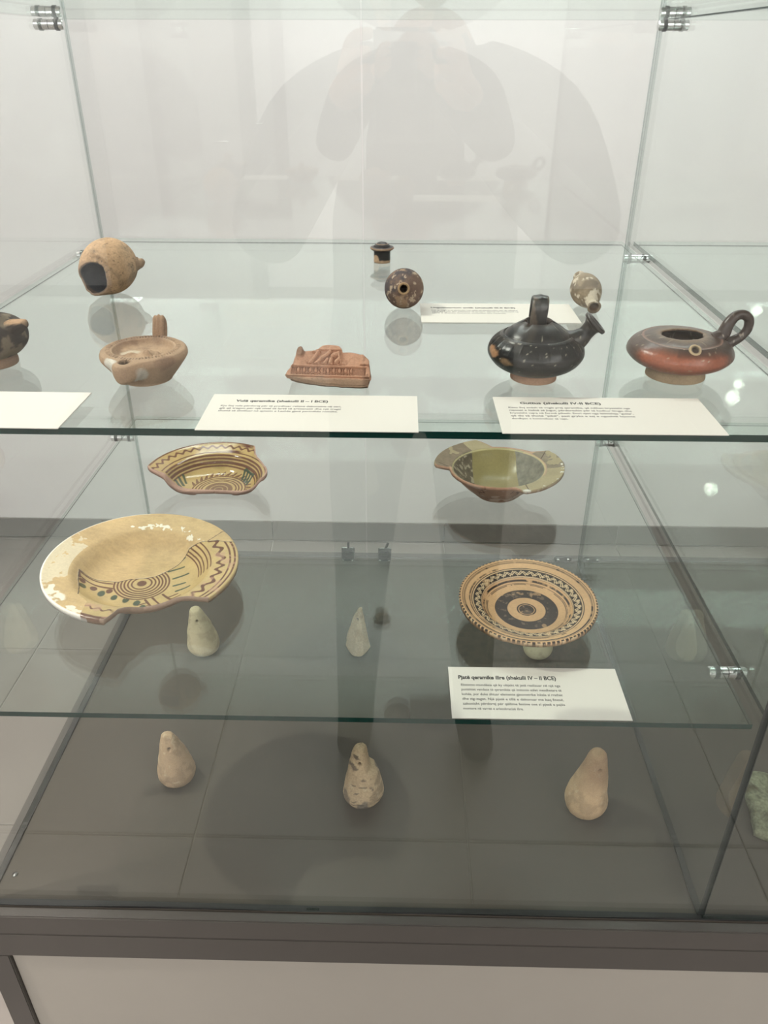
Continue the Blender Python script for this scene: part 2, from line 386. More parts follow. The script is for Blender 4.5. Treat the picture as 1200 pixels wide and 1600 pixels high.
# barrel clips through the panes under each shelf
def clip(x, y, z, lb, half=.0195):
    t = empty('shelf_clip', (x, y, z-GT-.0071), lb, 'clip', 'metal clips holding the glass shelves')
    for s in (-1, 1):
        V, F = revolve([(0, .0005), (.0062, .0005), (.0062, half-.001), (.0052, half), (0, half)], 20); V = V@axes_mat((s, 0, 0)).T
        link('barrel', mesh('barrel', V, F), M['chrome'], t, True).data.polygons.foreach_set('use_smooth', [False]*0 or np.zeros(len(F), bool))
        V, F = revolve([(.0062, .0082), (.0072, .0086), (.0072, .0132), (.0062, .0136)], 20); V = V@axes_mat((s, 0, 0)).T
        link('rubber_ring', mesh('rubber_ring', V, F), M['black'], t, True)
    V, F = revolve([(0, -.002), (.0045, -.002), (.0045, .002), (0, .002)], 12); V = V@axes_mat((1, 0, 0)).T; link('bolt', mesh('bolt', V, F), M['black'], t)
names = {H3: 'top', H1: 'middle', H2: 'lower'}
for z in (H3, H1, H2):
    for y, fb in ((.091, 'front'), (.655, 'back')):
        for x, lr in ((-.005, 'left glass side'), (W+.005, 'divider glass'), (X2+.005, 'far right glass side')):
            clip(x, y, z, 'chrome barrel clip under the %s shelf at the %s, %s end' % (names[z], lr, fb))
# locks on the back doors
def lock(x, lb, tilt):
    t = empty('door_lock', (x, D-.001, .004), lb, 'lock', 'cam locks at the foot of the glass doors')
    box('lock_body', (-.0115, -.010, 0), (.0115, .0035, .0215), M['lockmetal'], t, .0022)
    box('lock_plate', (-.0125, .0015, -.0005), (.0125, .0038, .0245), M['chrome'], t, .001)
    box('slot', (-.0095, -.0108, .0085), (.0095, -.0100, .0125), M['black'], t)
    V, F = revolve([(0, .002), (.002, .0018), (.0022, 0), (0, 0)], 12); V = V@axes_mat((0, -1, 0)).T
    for sx in (-.0088, .0088): link('screw', mesh('screw', V+np.array([sx, -.0098, .0032]), F), M['chrome'], t, True)
    V, F = tube([(0, .002, .022), (tilt*.004, .001, .029), (tilt*.007, 0, .0365)], [.0018, .0026, .0022], 10, .7, (0, 1, 0)); link('key', mesh('key', V, F), M['black'], t, True)
lock(.3648, 'grey door lock left of the centre seam of the glass doors', .1); lock(.4343, 'grey door lock right of the centre seam of the glass doors', .9)
lock(W*1.5-.03, 'grey door lock in the right bay, left of the seam', .3); lock(W*1.5+.045, 'grey door lock in the right bay, right of the seam', .5)
cs = link('cable_screw', mesh('cable_screw', *revolve([(0, .0012), (.003, .001), (.0036, 0), (0, 0)], 14)), M['steel'], case, True, Vector((.012, .035, 0))-Vector((W, D/2, FZ)))

# ================================================================== CARDS
def textmesh(name, lines, font_h, x0, widths, ytop, lead, mat, parent, bold=0, z=.00062, right_last=False):
    Vs = []; Fs = []; n0 = 0
    for i, (s, wd) in enumerate(zip(lines, widths)):
        c = bpy.data.curves.new('t', 'FONT'); c.body = s; c.size = 1; c.offset = bold; c.resolution_u = 3
        o = bpy.data.objects.new('t', c); COL.objects.link(o)
        dg = bpy.context.evaluated_depsgraph_get(); me = o.evaluated_get(dg).to_mesh()
        V = np.array([v.co[:] for v in me.vertices]); F = [list(p.vertices) for p in me.polygons]
        if len(V):
            V[:, 0] -= V[:, 0].min(); sx = wd/V[:, 0].max() if wd else font_h
            V[:, 0] = V[:, 0]*sx+x0; V[:, 1] = V[:, 1]*font_h+ytop-i*lead; V[:, 2] = z
            Vs.append(V); Fs += [[k+n0 for k in f] for f in F]; n0 += len(V)
        bpy.data.objects.remove(o); bpy.data.curves.remove(c)
    return link(name, mesh(name, np.vstack(Vs), Fs), mat, parent)
def card(loc, rz, wd, hd, label, title=None, body=None, tx=.012, tw=.086, bw=.105, bx=None, fs=.0062, bs=.0043, lead=.0052, ty=.058, tg=.010):
    t = empty('caption_card', loc, label, 'card', None, rz)
    bm = bmesh.new(); bmesh.ops.create_cube(bm, size=1)
    for v in bm.verts: v.co = Vector(((v.co.x+.5)*wd, (v.co.y+.5)*hd, (v.co.z+.5)*.0006))
    bmesh.ops.subdivide_edges(bm, edges=[e for e in bm.edges if abs((e.verts[0].co-e.verts[1].co).x) > .1], cuts=6)
    me = bpy.data.meshes.new('paper'); bm.to_mesh(me); bm.free(); link('paper', me, M['card'], t)
    if title: textmesh('title', [title], fs, tx, [tw], ty, 0, M['ink'], t, .034)
    if body:
        L, last = body; textmesh('text', L, bs, bx if bx is not None else tx, [bw]*(len(L)-1)+[last], ty-tg, lead, M['ink_soft'], t, .014)
    return t
Z1 = H1+.0002; Z2 = H2+.0002
card((.0305, .0015, Z1), R(-.5), .168, .0735, 'white caption card cut by the left photo edge, front of the jug shelf')
card((.3033, .0005, Z1), 0, .1705, .0725, 'white card titled Vulë qeramike in front of the relief fragment', 'Vulë qeramike (shekulli II – I BCE)',
     (['Kjo lloj vule përdorej për të prodhuar relieve dekorative në seri,', 'gjë që tregon për një nivel të lartë të artizanatit dhe një tregti', 'shumë të zhvilluar në qytetin e Lezhës gjatë periudhës romake.'], .096), tx=.021, tw=.076, bw=.098, bx=.0105, ty=.0565)
card((.5372, .0005, Z1), R(.3), .1705, .0725, 'white card titled Guttus in front of the two jugs', 'Guttus (shekulli IV-II BCE)',
     (['Këto lloj enësh të vogla prej qeramike, që ndihen kryesisht nga', 'rajonet e Italisë së Jugut, përdoreshin për të hedhur lëngje dhe', 'kryesisht vajra në formë pikash. Emri vjen nga latinishtja "gutta",', 'që do të thotë "pikë", pasi gryka e saj e ngushtë lejonte', 'derdhjen e kontrolluar të vajit.'], .044), tx=.021, tw=.066, bw=.098, bx=.0105, ty=.0575, lead=.0056, tg=.0088)
card((.4812, .2832, Z1), R(.4), .1705, .0735, 'white card farther back, between the round flask and the tiny vase', 'Unguentarium antik (shekulli III-II BCE)',
     (['Enë të vogla prej qeramike ose qelqi që përdoreshin për të mbajtur', 'vajra, parfume dhe substanca të çmuara, shpesh të vendosura në', 'varre si dhurata mortore, simbolike dhe funerale.'], .082), tx=.012, tw=.095, bw=.096, bx=.0125, ty=.054)
card((.5128, .0045, Z2), R(.3), .171, .0725, 'white card titled Pjatë qeramike ilire on the lower shelf', 'Pjatë qeramike ilire (shekulli IV – II BCE)',
     (['Ekziston mundësia që ky objekt të jetë realizuar në një nga', 'punishtet vendase të qeramikës që imitonin stilet mesdhetare të', 'kohës, por duke shtuar elemente gjeometrike lokale si rrathët', 'dhe zig-zaget. Një pjatë e tillë e dekoruar me kaq finesë,', 'zakonisht përdorej për qëllime festive ose si pjesë e pajës', 'mortore në varret e aristokracisë ilire.'], .058), tx=.0095, tw=.0985, bw=.099, bx=.0115, ty=.0545, lead=.0066, tg=.0100, fs=.0075, bs=.0047)

# ================================================================== POTTERY
def dish(Rf, top, thick, foot, th, nr, closed=True, rmin=0.0, jag=.0006, seed=1):
    """polar dish: top(r)->z, outer boundary Rf(theta); bottom = top-thick(r), foot ring (r0,r1,depth)"""
    nt_ = len(th); s = np.linspace(0, 1, nr)**.9; s[0] = .004
    Rb = Rf(th)
    P = np.stack([np.cos(th), np.sin(th), np.zeros(nt_)], -1); Rb = Rb+jag*2*fbm(P*1.0, 14, 3, seed)*(Rb < Rb.max()-.0003)
    r = s[:, None]*Rb[None]
    zt = top(r); x = r*np.cos(th); y = r*np.sin(th)
    Vt = np.stack([x, y, zt], -1).reshape(-1, 3)
    nb = max(nr//3, 24); sb = np.linspace(1, 0, nb)**.9; sb[-1] = .004; rb = sb[:, None]*Rb[None]
    zb = top(rb)-thick(rb); f0, f1, fd = foot
    zb = zb-fd*np.clip(ss(f0-.003, f0, rb)*(1-ss(f1, f1+.004, rb)), 0, 1)
    zb = np.where(rb < f0, np.maximum(zb, .001), zb)
    Vb = np.stack([rb*np.cos(th), rb*np.sin(th), zb], -1).reshape(-1, 3)
    V = np.vstack([Vt, Vb]); F = []; N = nt_ if closed else nt_-1; rows = nr+nb
    i, j = np.meshgrid(np.arange(rows-1), np.arange(N), indexing='ij'); k = (j+1) % nt_
    F = np.stack([i*nt_+j, i*nt_+k, (i+1)*nt_+k, (i+1)*nt_+j], -1).reshape(-1, 4).tolist()
    if not closed:   # close the two cut faces
        for j, flip in ((0, 1), (nt_-1, 0)):
            T = [a*nt_+j for a in range(nr)]; B = [(nr+nb-1-b)*nt_+j for b in range(nb)]
            loop = T+B[::-1]; F.append(loop if flip else loop[::-1])
    side = np.concatenate([np.zeros(len(Vt)), np.ones(len(Vb))]); rn = np.concatenate([np.repeat(s, nt_), np.repeat(sb, nt_)])
    return V, F, side, rn
def interp(pts):
    P = np.array(pts); 
    d = spline(P, 200); 
    return lambda r: np.interp(r, d[:, 0], d[:, 1])
def tilt_mat(a, b):
    n = Vector((-a, -b, 1)).normalized(); e = Vector((1, 0, a)).normalized(); g = n.cross(e)
    return Matrix(((e.x, g.x, n.x, 0), (e.y, g.y, n.y, 0), (e.z, g.z, n.z, 0), (0, 0, 0, 1)))
def addish(name, V, F, rgb, rough, mat, root, subname):
    me = mesh(subname, V, F); paint(me, rgb, rough)
    me.polygons.foreach_set('use_smooth', np.ones(len(me.polygons), bool)); me.materials.append(mat)
    o = bpy.data.objects.new(subname, me); COL.objects.link(o); o.parent = root; return o
BROWN = lin((92, 42, 28)); GREEN = lin((34, 66, 48))

# ---- large plate with restored half, left
def left_plate():
    top = interp([(0, .0105), (.03, .0105), (.05, .012), (.062, .0175), (.072, .0275), (.0785, .0335), (.086, .0358), (.1, .0378), (.107, .0392), (.1096, .0385)])
    A = np.radians([-180, -94.6, -94, -91, -84, -78, -73.5, -66, -55, -47, -41, -38.6, -36.5, -35, 180])
    B = [.1095, .1095, .1075, .086, .0765, .0735, .0715, .0722, .0742, .079, .088, .095, .104, .1095, .1095]
    th = np.linspace(-PI, PI, 720, endpoint=False); V, F, side, rn = dish(lambda t: np.interp(t, A, B), top, lambda r: .0062+0*r, (.030, .038, .003), th, 230)
    x, y = V[:, 0], V[:, 1]; r = np.hypot(x, y); an = np.degrees(np.arctan2(y, x)); P = V
    wob = fbm(P, 60, 4, 2)
    ochre = lin((202, 168, 112)); base = ochre*(1+.35*fbm(P, 45, 4, 1)[:, None]+.25*fbm(P*np.array([1, 3, 1]), 140, 3, 5)[:, None])
    col = base.copy()
    # plaster patches: left rim, scattered along the upper well edge
    white = lin((218, 200, 164))
    d = np.hypot(x+.098, (y-.000)*.55); m = ss(.036, .014, d)+2.6*fbm(P, 130, 4, 3)*ss(.06, .02, d)
    col = mixc(col, white, ss(.42, .5, m)*(r > .081))
    band = np.exp(-((r-.083)/.007)**2)*ss(55, 62, an)*(1-ss(112, 122, an)); band += np.exp(-((r-.078)/.007)**2)*ss(35, 45, an)*(1-ss(60, 66, an))
    col = mixc(col, lin((238, 228, 205)), ss(.16, .2, band*(fbm(P, 210, 3, 4)+.1)))
    band = np.exp(-((r-.101)/.006)**2)*((an < -105) & (an > -150)); col = mixc(col, lin((238, 228, 205)), ss(.02, .1, band*(fbm(P, 150, 3, 8)+.12)))
    col = mixc(col, lin((240, 234, 222)), ss(.1070, .1083, r)*((an > 100) | (an < -104))*.9)
    # original sherds
    seam = [(.098, .0505), (.088, .052), (.076, .0565), (.064, .055), (.052, .0558), (.040, .054), (.031, .037), (.021, .0235), (.010, .0115), (-.004, .0062), (-.018, .0035), (-.030, -.0035), (-.050, -.0045), (-.0725, -.0055), (-.067, -.022), (-.059, -.041), (-.053, -.061), (-.039, -.075), (-.0335, -.112), (0, -.13), (.08, -.13), (.14, -.06), (.14, .0505)]
    orig = inpoly(x+.003*wob, y+.003*wob, seam)
    g = lin((202, 170, 106))*(1+.3*fbm(P, 70, 4, 9)[:, None]); br = np.zeros(len(x))
    cx, cy_ = -.002, -.0035; rr = np.hypot((x-cx), (y-cy_))+.0012*wob
    for q in (.0310, .0272, .0234, .0196, .0155, .0112): br = np.maximum(br, ss(.0013, .0007, abs(rr-q)))
    br = np.maximum(br, ss(.0062, .0048, rr))
    out = rr > .0322
    def stroke(a, b, wd, tgt):
        return np.maximum(tgt, ss(wd, wd*.6, segd(x, y, a, b)+.0012*wob))
    b2 = np.zeros(len(x)); gr = np.zeros(len(x))
    b2 = stroke((-.080, -.0068), (-.031, -.0075), .0012, b2); b2 = stroke((-.074, -.0135), (-.029, -.0165), .0016, b2); b2 = stroke((-.072, -.006), (-.068, -.016), .0016, b2)
    for p in ((-.0516, -.0225), (-.0337, -.0222), (-.064, -.019)): b2 = np.maximum(b2, ss(.0040, .003, np.hypot(x-p[0], (y-p[1])*.8)+.004*wob))
    for p in ((-.0607, -.0293), (-.0406, -.0290), (-.0249, -.0329), (-.0107, -.0367), (.0031, -.0414), (.0118, -.0503)):
        gr = np.maximum(gr, ss(.0048, .0030, np.hypot((x-p[0])*1.15, (y-p[1])*.75)+.005*wob))
    for a, b in (((.0225, .0228), (.0388, .0319)), ((.0315, .0085), (.0469, .0187)), ((.0353, -.0055), (.0473, .0008)), ((.0409, -.0162), (.0546, -.0077)), ((.0268, .0365), (.0364, .0464))):
        gr = stroke(a, b, .0016, gr)
    # comb / ladder strip running to the lower right
    b2 = stroke((.0105, -.0345), (.035, -.066), .0017, b2); b2 = stroke((.0175, -.0300), (.043, -.059), .0016, b2); b2 = stroke((.0275, -.0230), (.0570, -.050), .0017, b2)
    for k in range(6):
        f = .15+k*.16; p = (.0305+.027*f, -.0250-.027*f); b2 = stroke(p, (p[0]+.0095, p[1]+.0075), .0011, b2)
    for k in range(5):
        f = .1+k*.19; p = (.0115+.022*f, -.037-.030*f); b2 = stroke(p, (p[0]-.0085, p[1]-.0065), .0011, b2)
    # well wall arcs, rim zigzag, rim lines
    inang = (an > -52) & (an < 60)
    for q in (.0625, .0655, .0690, .0735, .0775): b2 = np.maximum(b2, ss(.0009, .0005, abs(r+.0010*wob-q))*((an > 4) & (an < 56)))
    zz = .0895+.0034*np.sin(np.radians(an)*34+.8*np.sin(np.radians(an)*9)); b2 = np.maximum(b2, ss(.0023, .0015, abs(r-zz)*.75)*inang*(r > .082))
    for q, wd in ((.1000, .0009), (.1055, .0010)): b2 = np.maximum(b2, ss(wd+.0004, wd, abs(r-q+.0008*wob))*inang)
    zl = .0905+.002*np.sin(np.radians(an)*46); b2 = np.maximum(b2, ss(.0017, .001, abs(r-zl))*(an < -90)); b2 = np.maximum(b2, ss(.1035, .1048, r+.004*wob)*(an < -90)*(an > -118))
    b2 = b2*out; gr = gr*out
    g = mixc(g, BROWN, np.maximum(br, b2)*(.92+.1*wob)); g = mixc(g, GREEN, gr*.93)
    g = mixc(g, lin((200, 150, 120)), ss(.06, .14, fbm(P, 120, 3, 12))*ss(.078, .085, r)*.5)
    col = np.where(orig[:, None], g, col)
    # crack and pale fill along the seam
    dm = np.full(len(x), 9.)
    for i in range(16): dm = np.minimum(dm, segd(x+.003*wob, y+.003*wob, seam[i], seam[i+1]))
    m = ss(.0022, .0008, dm+.0015*fbm(P, 300, 2, 6))*(~orig)*((an > -12) | (an < -104)); col = mixc(col, lin((226, 206, 170)), m*.45*ss(-.1, .15, fbm(P, 90, 3, 21)))
    m = ss(.0007, .0003, dm)*((an > 20) | (an < -100)); col = mixc(col, lin((70, 52, 38)), m)
    m = ss(.0008, .0004, segd(x, y+.002*wob, (.064, .056), (.078, .072))); col = mixc(col, lin((120, 95, 70)), m); m = ss(.0008, .0004, segd(x, y, (.078, .072), (.084, .075))); col = mixc(col, lin((120, 95, 70)), m)
    broke = (an > -97) & (an < -34)
    edge = ss(.975, .992, rn)*broke*(side < .5); col = mixc(col, lin((158, 130, 110))*(1+.4*fbm(P, 200, 3, 7)[:, None]), edge)
    bot = side > .5; un = lin((168, 134, 108))*(1+.4*fbm(P, 80, 4, 11)[:, None]); un = np.where(((r > .1055) & ((an > 100) | (an < -104)))[:, None], lin((236, 230, 218)), un)
    col = np.where(bot[:, None], un, col)
    rough = np.where(orig & ~bot, .22, .62)
    rough = np.where(edge > .5, .9, rough)
    V = V.copy(); V[:, 2] += np.where(side < .5, .0006*ss(0, .003, -0*r)*0, 0)
    t = empty('plate', (.1646, .2043, H2), 'large ochre plate, mostly plain, with brown and green painted sherds, broken front rim', 'plate')
    o = addish('dish', V, F, col, rough, M['glaze'], t, 'dish')
    o.matrix_local = Matrix.Translation((0, 0, .0394))@tilt_mat(-.0412, .0013)@Matrix.Translation((0, 0, -.0385))
left_plate()

# ---- brown-banded plate, right
def right_plate():
    top = interp([(0, .0160), (.02, .0160), (.036, .0165), (.044, .0185), (.049, .0225), (.0515, .0255), (.060, .0278), (.068, .0302), (.0735, .0322), (.0752, .0315)])
    th = np.linspace(-PI, PI, 900, endpoint=False); V, F, side, rn = dish(lambda t: .0751+.0003*np.sin(9*t)*np.sin(4*t), top, lambda r: .0045+.002*(r < .04), (.022, .028, .007), th, 200)
    x, y = V[:, 0], V[:, 1]; r = np.hypot(x, y); a = np.arctan2(y, x); P = V; n = fbm(P, 130, 4, 3)
    tan = lin((214, 168, 116))*(1+.25*fbm(P, 50, 4, 1)[:, None]); dark = lin((48, 36, 30))*(1+.7*n[:, None]); pale = lin((214, 184, 140))
    q = r+.0006*fbm(P, 60, 3, 2); k = np.zeros(len(r))
    ring = lambda r0, r1, e=.0003: ss(r0-e, r0+e, q)*(1-ss(r1-e, r1+e, q))
    k = np.maximum(k, ring(0, .0082)); k = np.maximum(k, ring(.0090, .0107)); k = np.maximum(k, ring(.0208, .0345))
    k = np.maximum(k, np.maximum(ring(.0462, .0480), ring(.0440, .0446))*ss(-.16, .05, n+.1*np.sin(a))); k = np.maximum(k, ring(.0495, .0590)); k = np.maximum(k, ring(.0602, .0612)); k = np.maximum(k, ring(.0425, .0435)*(n > -.06)*.8)
    k = np.maximum(k, ring(.0622, .0640)*ss(.0, .5, -np.cos(a-.6)+n*3)*.8)
    k = np.maximum(k, ring(.0680, .0700)*(.55+.6*ss(-.1, .1, n-.3*np.sin(a)))); k = np.maximum(k, ring(.0708, .0714)); tick = ss(-.7, -.2, np.sin(a*92)); k = np.maximum(k, ss(.0732, .0736, q)*tick)
    col = mixc(tan, dark, k)
    # faded specks inside the broad ring
    inr = ring(.0225, .0330)*ss(.08, .2, fbm(P, 220, 3, 8)-.04*np.abs(np.sin(a*13))); col = mixc(col, lin((120, 100, 78)), inr*.7)
    col = mixc(col, lin((100, 82, 66)), ring(.001, .0075)*ss(0, .1, n)*.8)
    # incised zigzags in the dark band
    for ph, am in ((0, .0030), (1.7, .0022)):
        zr = .0542+am*(2/PI)*np.arcsin(np.sin(a*37+ph)); col = mixc(col, pale, ss(.00075, .00035, abs(r-zr)*.7)*ring(.0503, .0585))
    zf = ss(.1, .6, np.sin(a*37-.6))*ring(.0545, .0580)*ss(.1, .5, np.cos(a+.5)); col = mixc(col, pale, zf*.85)
    for c0 in (.0500, .0598): col = mixc(col, pale, ss(.0005, .0002, abs(q-c0)))
    wear = ss(.17, .24, fbm(P, 90, 4, 5)+.03*np.sin(a+2)); col = mixc(col, tan, wear*.5)
    col = mixc(col, pale, (ss(.0747, .0751, r)*ss(.06, .14, fbm(P, 160, 3, 6)+.02)))
    bot = side > .5; un = mixc(lin((196, 158, 120))*np.ones((len(r), 3)), dark, ss(.0, .05, n)*.6); col = np.where(bot[:, None], un, col)
    t = empty('plate', (.602, .1552, H2), 'tan plate with dark brown concentric rings and a zigzag band', 'plate')
    o = addish('dish', V, F, col, np.where(k > .5, .5, .6), M['glaze'], t, 'dish')
    o.matrix_local = Matrix.Translation((0, 0, .0322))@tilt_mat(-.0035, .024)@Matrix.Translation((0, 0, -.0318))
right_plate()

# ---- half bowl sherd with glossy glaze, back left of the lower shelf
def sherd_bowl():
    top = interp([(0, .0060), (.03, .0060), (.042, .0068), (.052, .0105), (.060, .0175), (.066, .0255), (.070, .0292), (.078, .0325), (.088, .0362), (.0935, .0385), (.0945, .0375)])
    A = np.radians([-3, 4, 9, 14, 22, 36, 46, 52, 57, 59, 61, 168, 173, 176, 178.5, 181, 184])
    B = [.0730, .0765, .0775, .0772, .0760, .0765, .0790, .0830, .0900, .0935, .0940, .0940, .0945, .0900, .0780, .0690, .0640]
    th = np.radians(np.linspace(-3, 184, 460)); V, F, side, rn = dish(lambda t: np.interp(t, A, B), top, lambda r: .0055+0*r, (.026, .034, .001), th, 190, closed=False, jag=.0008)
    x, y = V[:, 0], V[:, 1]; r = np.hypot(x, y); an = np.degrees(np.arctan2(y, x)); an = np.where(an < -90, an+360, an); P = V; wob = fbm(P, 60, 4, 2)
    g = lin((184, 152, 88))*(1+.45*fbm(P, 45, 4, 9)[:, None]); g = mixc(g, lin((140, 118, 50)), ss(.0, .2, fbm(P, 30, 3, 4))*(r < .07)*.7)
    cx, cy_ = .006, .004; rr = np.hypot(x-cx, y-cy_)+.0012*wob; b = np.zeros(len(x))
    for q in (.0375, .0330, .0285, .0245): b = np.maximum(b, ss(.0013, .0007, abs(rr-q)))
    b = np.maximum(b, ss(.0205, .019, rr)*(1-.8*ss(.0012, .0004, abs(rr-.0125)))*(1-.7*ss(.0012, .0004, abs(rr-.006)))*.85)
    aa = np.arctan2(y-cy_, x-cx); saw = ((aa*16/PI+(rr-.039)*90) % 1); b = np.maximum(b, ((rr > .0390) & (rr < .0465) & (abs(saw-.5) < .25+.3*(.043-rr)/.008) & (aa < 2.9)).astype(float)*.9)
    for q, wd in ((.0585, .0007), (.0620, .0011), (.0655, .0007), (.0690, .0011), (.0745, .0007), (.0925, .0009)): b = np.maximum(b, ss(wd+.0004, wd, abs(r+.001*wob-q))*(an < 172))
    zz = .0845+.0022*np.sin(np.radians(an)*40); b = np.maximum(b, ss(.0019, .0011, abs(r-zz)*.8))
    b = np.maximum(b, ss(.0, .12, wob+.05)*np.exp(-((an-76)/8)**2)*np.exp(-((r-.0765)/.0025)**2)*1.6); b = np.maximum(b, np.exp(-((an-66)/7)**2)*np.exp(-((r-.090)/.003)**2)*1.2)
    gr = np.zeros(len(x))
    def pol(rad, deg): return (rad*math.cos(R(deg)), rad*math.sin(R(deg)))
    for d_ in (44, 37, 30, 23): gr = np.maximum(gr, ss(.0024, .0014, segd(x, y, pol(.0585, d_+6), pol(.0465, d_-3))+.001*wob))
    gr = np.maximum(gr, ss(.0018, .0009, segd(x, y, pol(.060, 49), pol(.060, 27))+.001*wob))
    for d_ in (155, 164, 173): gr = np.maximum(gr, ss(.0024, .0012, segd(x, y, pol(.057, d_-5), pol(.047, d_+3))+.002*wob))
    col = mixc(g, BROWN, b*.9); col = mixc(col, GREEN, gr*.9)
    broke = (an < 60) | (an > 172); edge = ss(.96, .985, rn)*broke; claycol = lin((178, 138, 118))*(1+.4*fbm(P, 200, 3, 7)[:, None])
    edge = np.maximum(edge, ss(.003, .0015, y-.0015*wob-np.where(x > 0, x*math.tan(R(-3)), -x*math.tan(R(4)))*1.0)*1.)
    col = mixc(col, claycol, edge); bot = side > .5; col = np.where(bot[:, None], lin((150, 112, 90))*(1+.3*wob[:, None]), col)
    t = empty('bowl_fragment', (.196, .4365, H2), 'glossy yellow bowl sherd with brown wavy line and rings', 'bowl fragment')
    o = addish('sherd', V, F, col, np.where(bot | (edge > .4), .85, .08), M['glaze'], t, 'sherd')
    o.matrix_local = Matrix.Translation((0, 0, .0008))
sherd_bowl()

# ---- mended deep bowl, back right of the lower shelf
def mended_bowl():
    top = interp([(0, .0085), (.022, .0090), (.034, .0130), (.045, .0210), (.055, .0315), (.0615, .0400), (.0648, .0428), (.067, .0438), (.078, .0452), (.0895, .0475), (.0905, .0468)])
    A = np.radians([-180, -178, -150, -110, -82, -76, -72, -60, 0, 30, 34, 42, 60, 92, 98, 106, 160, 174, 178, 180])
    B = [.069, .0685, .0675, .0665, .0675, .072, .0885, .0905, .0905, .0880, .0800, .0705, .0680, .0680, .0780, .0900, .0905, .0905, .0880, .069]
    th = np.linspace(-PI, PI, 600, endpoint=False); V, F, side, rn = dish(lambda t: np.interp(t, A, B), top, lambda r: .0050+.002*(r < .03), (.026, .034, .002), th, 170, jag=.0007)
    x, y = V[:, 0], V[:, 1]; r = np.hypot(x, y); an = np.degrees(np.arctan2(y, x)); P = V; w1 = fbm(P, 60, 4, 2); w2 = fbm(P, 190, 4, 5)
    olive = lin((150, 134, 84))*(1+.35*fbm(P, 35, 4, 1)[:, None]); worn = lin((112, 98, 78))*(1+.9*w2[:, None]); worn = mixc(worn, lin((170, 156, 130)), ss(.08, .14, w2))
    rim = r > .0655
    col = np.where(((x+.003*w1 < -.033) | (x+.004*w1 > .030))[:, None], worn, olive)
    grey = lin((128, 122, 106))*(1+.8*w2[:, None]); col = np.where((~rim & (x+.004*w1 > .030))[:, None], grey, col)
    rc = lin((170, 152, 112))*(1+.3*w1[:, None]); rl = lin((132, 112, 88))*(1+.5*w2[:, None])
    m = ((an > 120) | (an < -150)) & (w1+.02 > -.12); rc = np.where(m[:, None], rl, rc); m = ((an > -8) & (an < 45) & (w1 > -.09)); rc = np.where(m[:, None], lin((138, 122, 98))*(1+.6*w2[:, None]), rc)
    col = np.where(rim[:, None], rc, col)
    for a, b in (((-.066, .0), (-.083, .012)), ((.030, -.059), (.032, -.088)), ((.062, .022), (.075, .050))): col = mixc(col, lin((80, 55, 40)), ss(.0009, .0004, segd(x, y, a, b)))
    col = mixc(col, lin((190, 150, 120)), ss(.0018, .0010, abs(r-.0650)+.003*w1)*((an > -30) & (an < 50))); col = mixc(col, lin((200, 184, 130)), ss(.0012, .0006, abs(r-.0642))*.7)
    wh = ss(.008, .005, np.hypot(x-.028, y+.083)+.01*w1)+ss(.005, .003, np.hypot(x+.048, y+.045)+.01*w1)+ss(.10, .13, w2)*(r > .086)*(an < 0)*(an > -60); col = mixc(col, lin((232, 226, 212)), wh)
    nor = (r < .070) & (r > .0655) & ((an < -76) | (an > 178)) | ((an > 38) & (an < 95) & (r > .0655)); col = np.where(nor[:, None], lin((188, 150, 118))*(1+.4*w2[:, None]), col)
    edge = ss(.975, .99, rn)*((an < -74) | (an > 176) | ((an > 32) & (an < 104))); col = mixc(col, lin((178, 128, 96))*(1+.5*w2[:, None]), edge)
    bot = side > .5; un = lin((160, 124, 100))*(1+.4*w1[:, None]); un = mixc(un, lin((196, 168, 146)), ss(.02, .08, fbm(P, 60, 3, 8))); 
    for a in ((-118, .03), (-70, .02)): un = mixc(un, lin((96, 60, 44)), ss(.0010, .0004, abs((an-a[0])*.0009+a[1]*w1*2)))
    col = np.where(bot[:, None], un, col); rough = np.where((~rim & (x > -.033) & (x < .030) & ~bot), .3, .6)
    t = empty('bowl', (.5991, .4475, H2), 'mended olive bowl with a chipped brown and yellow rim', 'bowl')
    o = addish('vessel', V, F, col, rough, M['glaze'], t, 'vessel')
    o.matrix_local = Matrix.Translation((0, 0, .0458))@tilt_mat(.035, -.0316)@Matrix.Translation((0, 0, -.0445))
mended_bowl()

def on(root_z, V): return V
